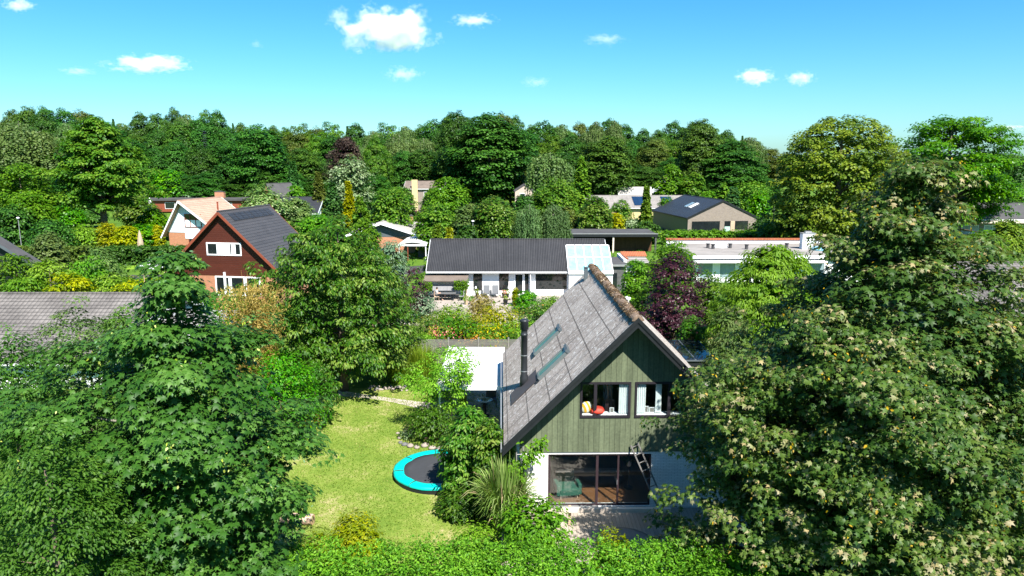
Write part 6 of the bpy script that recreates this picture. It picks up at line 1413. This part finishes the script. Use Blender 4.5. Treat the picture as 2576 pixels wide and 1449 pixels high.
# --- the wood along the skyline: six tree prototypes copied, each copy a tree with trunk and crown
fr_rng = random.Random(12)
PROT = {}
def proto(key, fn): PROT[key] = fn
DK = dict(clumps=270, per=84, rc=1.6, nl=10, r0=.4, size=.46)
def mk(key):
    G_ = 'trees of the far wood'
    n0 = 'wood_tree'
    if key == 'oak': return tree(n0, 'dark green broadleaf tree in the wood along the skyline', 'tree', (0, 0, 0), 24, 7, 'oak', z0=3, seed=901, group='dark green trees of the far wood', irr=.32, tone=(0, 1), **DK)
    if key == 'oak2': return tree(n0, 'dark green broadleaf tree in the wood along the skyline', 'tree', (0, 0, 0), 24, 7, 'oak', z0=3, seed=902, prof=[(0, .5), (.3, .9), (.6, 1), (.8, .85), (.93, .55), (1, .12)], group='dark green trees of the far wood', irr=.4, tone=(.1, 1), **DK)
    if key == 'beech': return tree(n0, 'dull mid green beech in the wood along the skyline', 'tree', (0, 0, 0), 24, 7, 'beech', z0=3, seed=903, group='mid green beeches of the far wood', irr=.35, tone=(0, 1), **DK)
    if key == 'olive': return tree(n0, 'olive brown-green tree in the wood along the skyline', 'tree', (0, 0, 0), 24, 7, 'olive', z0=3, seed=904, group='olive trees of the far wood', irr=.42, tone=(0, .9), **DK)
    if key == 'birch': return weeping(n0, 'pale birch with drooping twigs in the wood along the skyline', 'tree', (0, 0, 0), 24, 6.5, 'birch', strands=2000, seed=905, size=.5, group='pale birches of the far wood', tops=26, step=.5, lenf=.34)
    if key == 'spruce': return conifer(n0, 'dark spruce in the wood along the skyline', 'tree', (0, 0, 0), 24, 4.5, 'conifer', n=8000, seed=906, size=.5, group='spruces of the far wood')
    if key == 'lime': return tree(n0, 'lighter green tree in the wood along the skyline', 'tree', (0, 0, 0), 24, 7, 'lime', z0=3, seed=907, group='lighter green trees of the far wood', irr=.38, tone=(0, .8), **DK)
    if key == 'purple': return tree('copper_beech', 'dark purple-brown copper beech in the middle of the wood', 'tree', (0, 0, 0), 24, 7, 'brownp', z0=3, seed=908, irr=.38, tone=(0, 1), **DK)
used = {}; WL = []; ROW = ['skyline']
def wood(key, px, py, Y, wpx, label=None):
    loc, H, Rr = place(px, py, Y, wpx)
    if key not in used: o = mk(key); used[key] = o
    else: o = copy_tree(used[key])
    base = {'birch': 6.5, 'spruce': 4.5}.get(key, 7)
    k = Rr / base; o.location = loc; o.rotation_euler = (0, 0, fr_rng.uniform(0, 6.28)); o.scale = (k, k, H / 24)
    if label:
        o['label'] = label
        if 'group' in o: del o['group']
    else: WL.append((px, key, ROW[0], o))
    return o
PROFX = [-80, 0, 60, 110, 160, 200, 260, 300, 345, 400, 470, 540, 590, 640, 700, 760, 820, 880, 940, 990, 1040, 1090, 1150, 1200, 1250, 1310, 1350, 1400, 1450, 1495, 1540, 1590, 1640, 1690, 1750, 1800, 1850, 1900, 1935, 1950]
PROFY = [285, 290, 272, 268, 285, 282, 292, 300, 295, 280, 285, 282, 300, 322, 312, 318, 316, 318, 322, 308, 315, 302, 288, 300, 293, 305, 318, 305, 315, 300, 298, 325, 328, 312, 305, 318, 335, 348, 370, 398]
def pf(x): return float(np.interp(x, PROFX, PROFY))
x = -70; i = 0
while x < 1935:                        # back row, on the skyline
    ty = fr_rng.choice(['oak', 'oak2', 'beech', 'birch', 'lime', 'olive', 'oak', 'spruce', 'beech']); wpx = fr_rng.uniform(62, 92) * (.5 if ty == 'spruce' else 1)
    wood(ty, x, pf(x) + fr_rng.uniform(-6, 10), fr_rng.uniform(262, 285), wpx); x += wpx * .52; i += 1
ROW[0] = 'second'
x = -70
while x < 1915:                        # middle row
    ty = fr_rng.choice(['oak', 'oak2', 'beech', 'oak', 'lime', 'olive', 'oak2', 'birch']); wpx = fr_rng.uniform(74, 108)
    wood(ty, x, pf(x) + fr_rng.uniform(18, 48), fr_rng.uniform(236, 250), wpx); x += wpx * .62
ROW[0] = 'front'
x = -60
while x < 1925:                        # front row
    ty = fr_rng.choice(['oak', 'oak2', 'oak', 'beech', 'oak', 'oak2', 'olive', 'birch', 'oak2']); wpx = fr_rng.uniform(78, 112)
    wood(ty, x, pf(x) + fr_rng.uniform(56, 100), fr_rng.uniform(212, 226), wpx); x += wpx * .66
wood('birch', 45, 300, 205, 170, 'broad grey-green drooping tree at the left end of the wood'); wood('purple', 868, 342, 208, 92, 'dark purple-brown copper beech in the middle of the wood')
wood('lime', 945, 345, 206, 62, 'bright yellow-green tree beside the copper beech'); wood('oak2', 1148, 284, 208, 92, 'tallest rounded oak top in the middle of the skyline')
wood('oak', 1230, 292, 202, 205, 'huge dark oak standing before the middle of the wood'); wood('oak2', 650, 318, 204, 160, 'broad dark oak above the brick shed')
wood('beech', 1530, 345, 204, 150, 'broad dark tree behind the white boarded gable'); wood('oak', 1840, 355, 204, 165, 'dark tree closing the right end of the wood')
wood('beech', 1765, 303, 206, 120, 'tall tree with an uneven top above the brick house roof'); wood('birch', 1500, 298, 232, 55, 'slim pale birch rising over the skyline in the middle'); wood('birch', 1545, 296, 234, 62, 'second slim pale birch right beside it on the skyline')
ROW[0] = 'distant'
for x in range(1990, 2760, 62): wood(fr_rng.choice(['oak', 'beech', 'oak2']), x, 388 + fr_rng.uniform(-8, 8), 400 + fr_rng.uniform(-15, 15), 120)
for x in range(2800, 3500, 80): wood(fr_rng.choice(['oak', 'beech', 'lime']), x, 330 + fr_rng.uniform(-20, 20), 235 + fr_rng.uniform(-15, 15), 110)
ROW[0] = 'lowest'
for x in range(-40, 1960, 70): wood(fr_rng.choice(['oak', 'oak2']), x, 440 + fr_rng.uniform(-14, 20), 200 + fr_rng.uniform(-4, 4), 90) if not (1480 < x < 1720 or 990 < x < 1130 or 1280 < x < 1350) else None
KW = {'oak': 'dark green tree', 'oak2': 'dark round-topped tree', 'beech': 'mid green beech', 'birch': 'pale drooping birch', 'lime': 'lighter green tree', 'olive': 'olive brown-green tree', 'spruce': 'dark pointed spruce', 'purple': 'dark purple-brown copper beech'}
LMK = [(40, 'at the left end of the wood'), (150, 'left of the lime tree top'), (290, 'behind the lime tree'), (390, 'just right of the lime tree'), (500, 'left of the siren mast'), (590, 'right of the siren mast'), (700, 'above the brick shed'),
       (820, 'left of the copper beech'), (920, 'behind the copper beech'), (1010, 'above the yellow chimney house'), (1110, 'left of the tallest oak top'), (1200, 'behind the tallest oak top'), (1320, 'behind the huge dark oak'), (1440, 'behind the tall weeping birch'),
       (1560, 'around the two slim birches'), (1680, 'above the white boarded gable'), (1800, 'above the taupe brick house'), (1990, 'at the right end of the wood'), (2300, 'in the far gap beside the chestnut'), (9999, 'behind the right-hand ash')]
grp = {}
for px, key, row, o in WL:
    lm = next(t_ for x_, t_ in LMK if px <= x_); grp.setdefault((KW[key], row, lm), []).append((px, o))
for (kw_, row, lm), os_ in grp.items():
    os_.sort(key=lambda q: q[0]); n_ = len(os_)
    for i, (_, o) in enumerate(os_):
        pre = '' if n_ == 1 else (('left ' if i == 0 else 'right ') if n_ == 2 else (('left ', 'middle ', 'right ')[i] if n_ == 3 else ('first ', 'second ', 'third ', 'fourth ', 'fifth ', 'sixth ', 'seventh ', 'eighth ', 'ninth ')[min(i, 8)]))
        o['label'] = f'{pre}{kw_} of the {row} row {lm}' + (', from left' if n_ > 3 else ''); o['group'] = 'trees of the far wood'
p = at(513, 328, 231); t = empty('siren_mast', (p.x, 231, 0), 0, 'thin mast with stacked dark rings rising in front of the left part of the wood', 'mast')
mb = MB(); mb.tube([(-.3, 0, 0), (-.1, 0, p.z - 7)], .08, 5); mb.tube([(.3, 0, 0), (.1, 0, p.z - 7)], .08, 5); mb.build('legs', 'steel', t)
mb = MB()
for k in range(9): mb.lathe([(.25, p.z - 5.6 + k * .62), (.7, p.z - 5.5 + k * .62), (.7, p.z - 5.4 + k * .62), (.2, p.z - 5.3 + k * .62)], 10)
mb.build('rings', 'black_metal', t)
# ground plants between things, uncounted
rng = np.random.default_rng(77); n = 26000
gx = rng.uniform(-75, 75, n); gy = rng.uniform(45, 200, n)
P = np.stack([gx, gy, np.zeros(n)], 1)
leafobj('undergrowth', [batch(P, sph(rng, n) + np.array([0, -.5, .6]), sph(rng, n) * .5 + np.array([0, 0, 1.]), rng.uniform(.2, .6, n), rng.uniform(0, .8, n), 'quad')], LM['beech'], None, 'stuff')
# grass blades on the lawn
n = 42000; gx = rng.uniform(-10, 0, n); gy = rng.uniform(22, 41, n)
k = (np.hypot(gx + 3.27, gy - 29.85) > 2.2); gx, gy = gx[k], gy[k]; n = len(gx)
lf = np.interp(gy, [18, 25, 30, 34, 41], [-9.5, -9, -10, -12, -13]); k = gx > lf; gx, gy = gx[k], gy[k]; n = len(gx)
LM['lawn'] = leafmat('leaf_lawn', [(0, (.11, .17, .025)), (.5, (.155, .215, .036)), (.8, (.22, .25, .065)), (1, (.32, .29, .12))], .3, .7)
pn = .5 + .25 * np.sin(gx * 1.3 + np.sin(gy * .9) * 2) + .25 * np.sin(gy * 1.7 + gx * .6)
leafobj('lawn_grass', [batch(np.stack([gx, gy, np.full(n, .012)], 1), rng.normal(size=(n, 3)) + np.array([0, -1, .2]), rng.normal(size=(n, 3)) * .5 + np.array([0, 0, 1.]), rng.uniform(.03, .07, n), np.clip(pn * .7 + rng.normal(size=n) * .18, 0, 1), 'quad')], LM['lawn'], None, 'stuff')

# ------------------------------------------------------------------ clouds: real volumes of water haze, 2 km away
def cloud(px, py, wpx, hpx, label, dens=.012, seed=0, Y=2200, thick=.6):
    p = at(px, py, Y); zc = Y * math.cos(PITCH) - (p.z - CAM_H) * math.sin(PITCH); rx, rz = wpx / 2 / FPX * zc, hpx / 2 / FPX * zc; ry = rx * thick
    rx *= 1.5; ry *= 1.3; rz *= 1.3; dens *= 2.2
    me = bpy.data.meshes.new('cloud'); import bmesh; bm = bmesh.new(); bmesh.ops.create_icosphere(bm, subdivisions=4, radius=1.25); bm.to_mesh(me); bm.free()
    o = bpy.data.objects.new('cloud', me); COL.objects.link(o); o.location = p; o.scale = (rx, ry, rz)
    m, nt = newmat('cloud_vapour'); b = NB(nt)
    co = b.coord(); ln = b.n('ShaderNodeVectorMath', operation='LENGTH'); b.put(ln.inputs[0], co)
    mp = b.n('ShaderNodeMapping'); b.put(mp.inputs[0], co); mp.inputs['Location'].default_value = (seed * 3.7, seed * 1.3, seed * 2.1)
    asp = rx / rz; mp.inputs['Scale'].default_value = (min(asp, 3) ** .6, 1, 1)
    nz = b.noise(mp.outputs[0], 2.0, 9, .66)
    d = b.m('SUBTRACT', b.m('ADD', nz, b.m('MULTIPLY', b.m('SUBTRACT', .62, ln.outputs['Value']), .42)), .5)
    d = b.m('MULTIPLY', b.m('MINIMUM', b.m('MAXIMUM', b.m('MULTIPLY', d, 4.0), 0.0), 1.0), dens)
    v = b.n('ShaderNodeVolumePrincipled'); v.inputs['Color'].default_value = (1, 1, 1, 1); b.put(v.inputs['Density'], d); v.inputs['Anisotropy'].default_value = 0
    ou = b.n('ShaderNodeOutputMaterial'); nt.links.new(v.outputs[0], ou.inputs['Volume']); me.materials.append(m)
    return tag(o, label, 'cloud')
cloud(978, 76, 215, 118, 'largest white cloud high in the sky left of centre', .03, 1)
cloud(852, 42, 62, 52, 'small wisp of cloud left of the largest cloud', .012, 2); cloud(1190, 52, 105, 34, 'thin streaky cloud right of the largest cloud', .016, 3)
cloud(370, 160, 185, 48, 'long white cloud over the left part of the wood', .022, 4); cloud(1015, 186, 95, 38, 'faint cloud below the largest cloud', .01, 5)
cloud(1900, 194, 92, 46, 'left of the two white puffs over the right trees', .03, 6); cloud(2014, 197, 70, 40, 'right of the two white puffs over the right trees', .026, 7)
cloud(48, 14, 78, 38, 'cloud in the top left corner', .02, 8); cloud(1522, 100, 100, 32, 'faint streak of cloud right of centre', .006, 9); cloud(1348, 207, 70, 32, 'faint low cloud over the middle of the wood', .006, 10)
cloud(195, 179, 84, 22, 'two faint cloud scraps left of the long white cloud', .007, 11); cloud(646, 112, 34, 26, 'tiny faint scrap of cloud left of the largest cloud', .006, 12)
cloud(2535, 322, 90, 18, 'thin streak of cloud above the ash at the right edge', .01, 13, 3200)
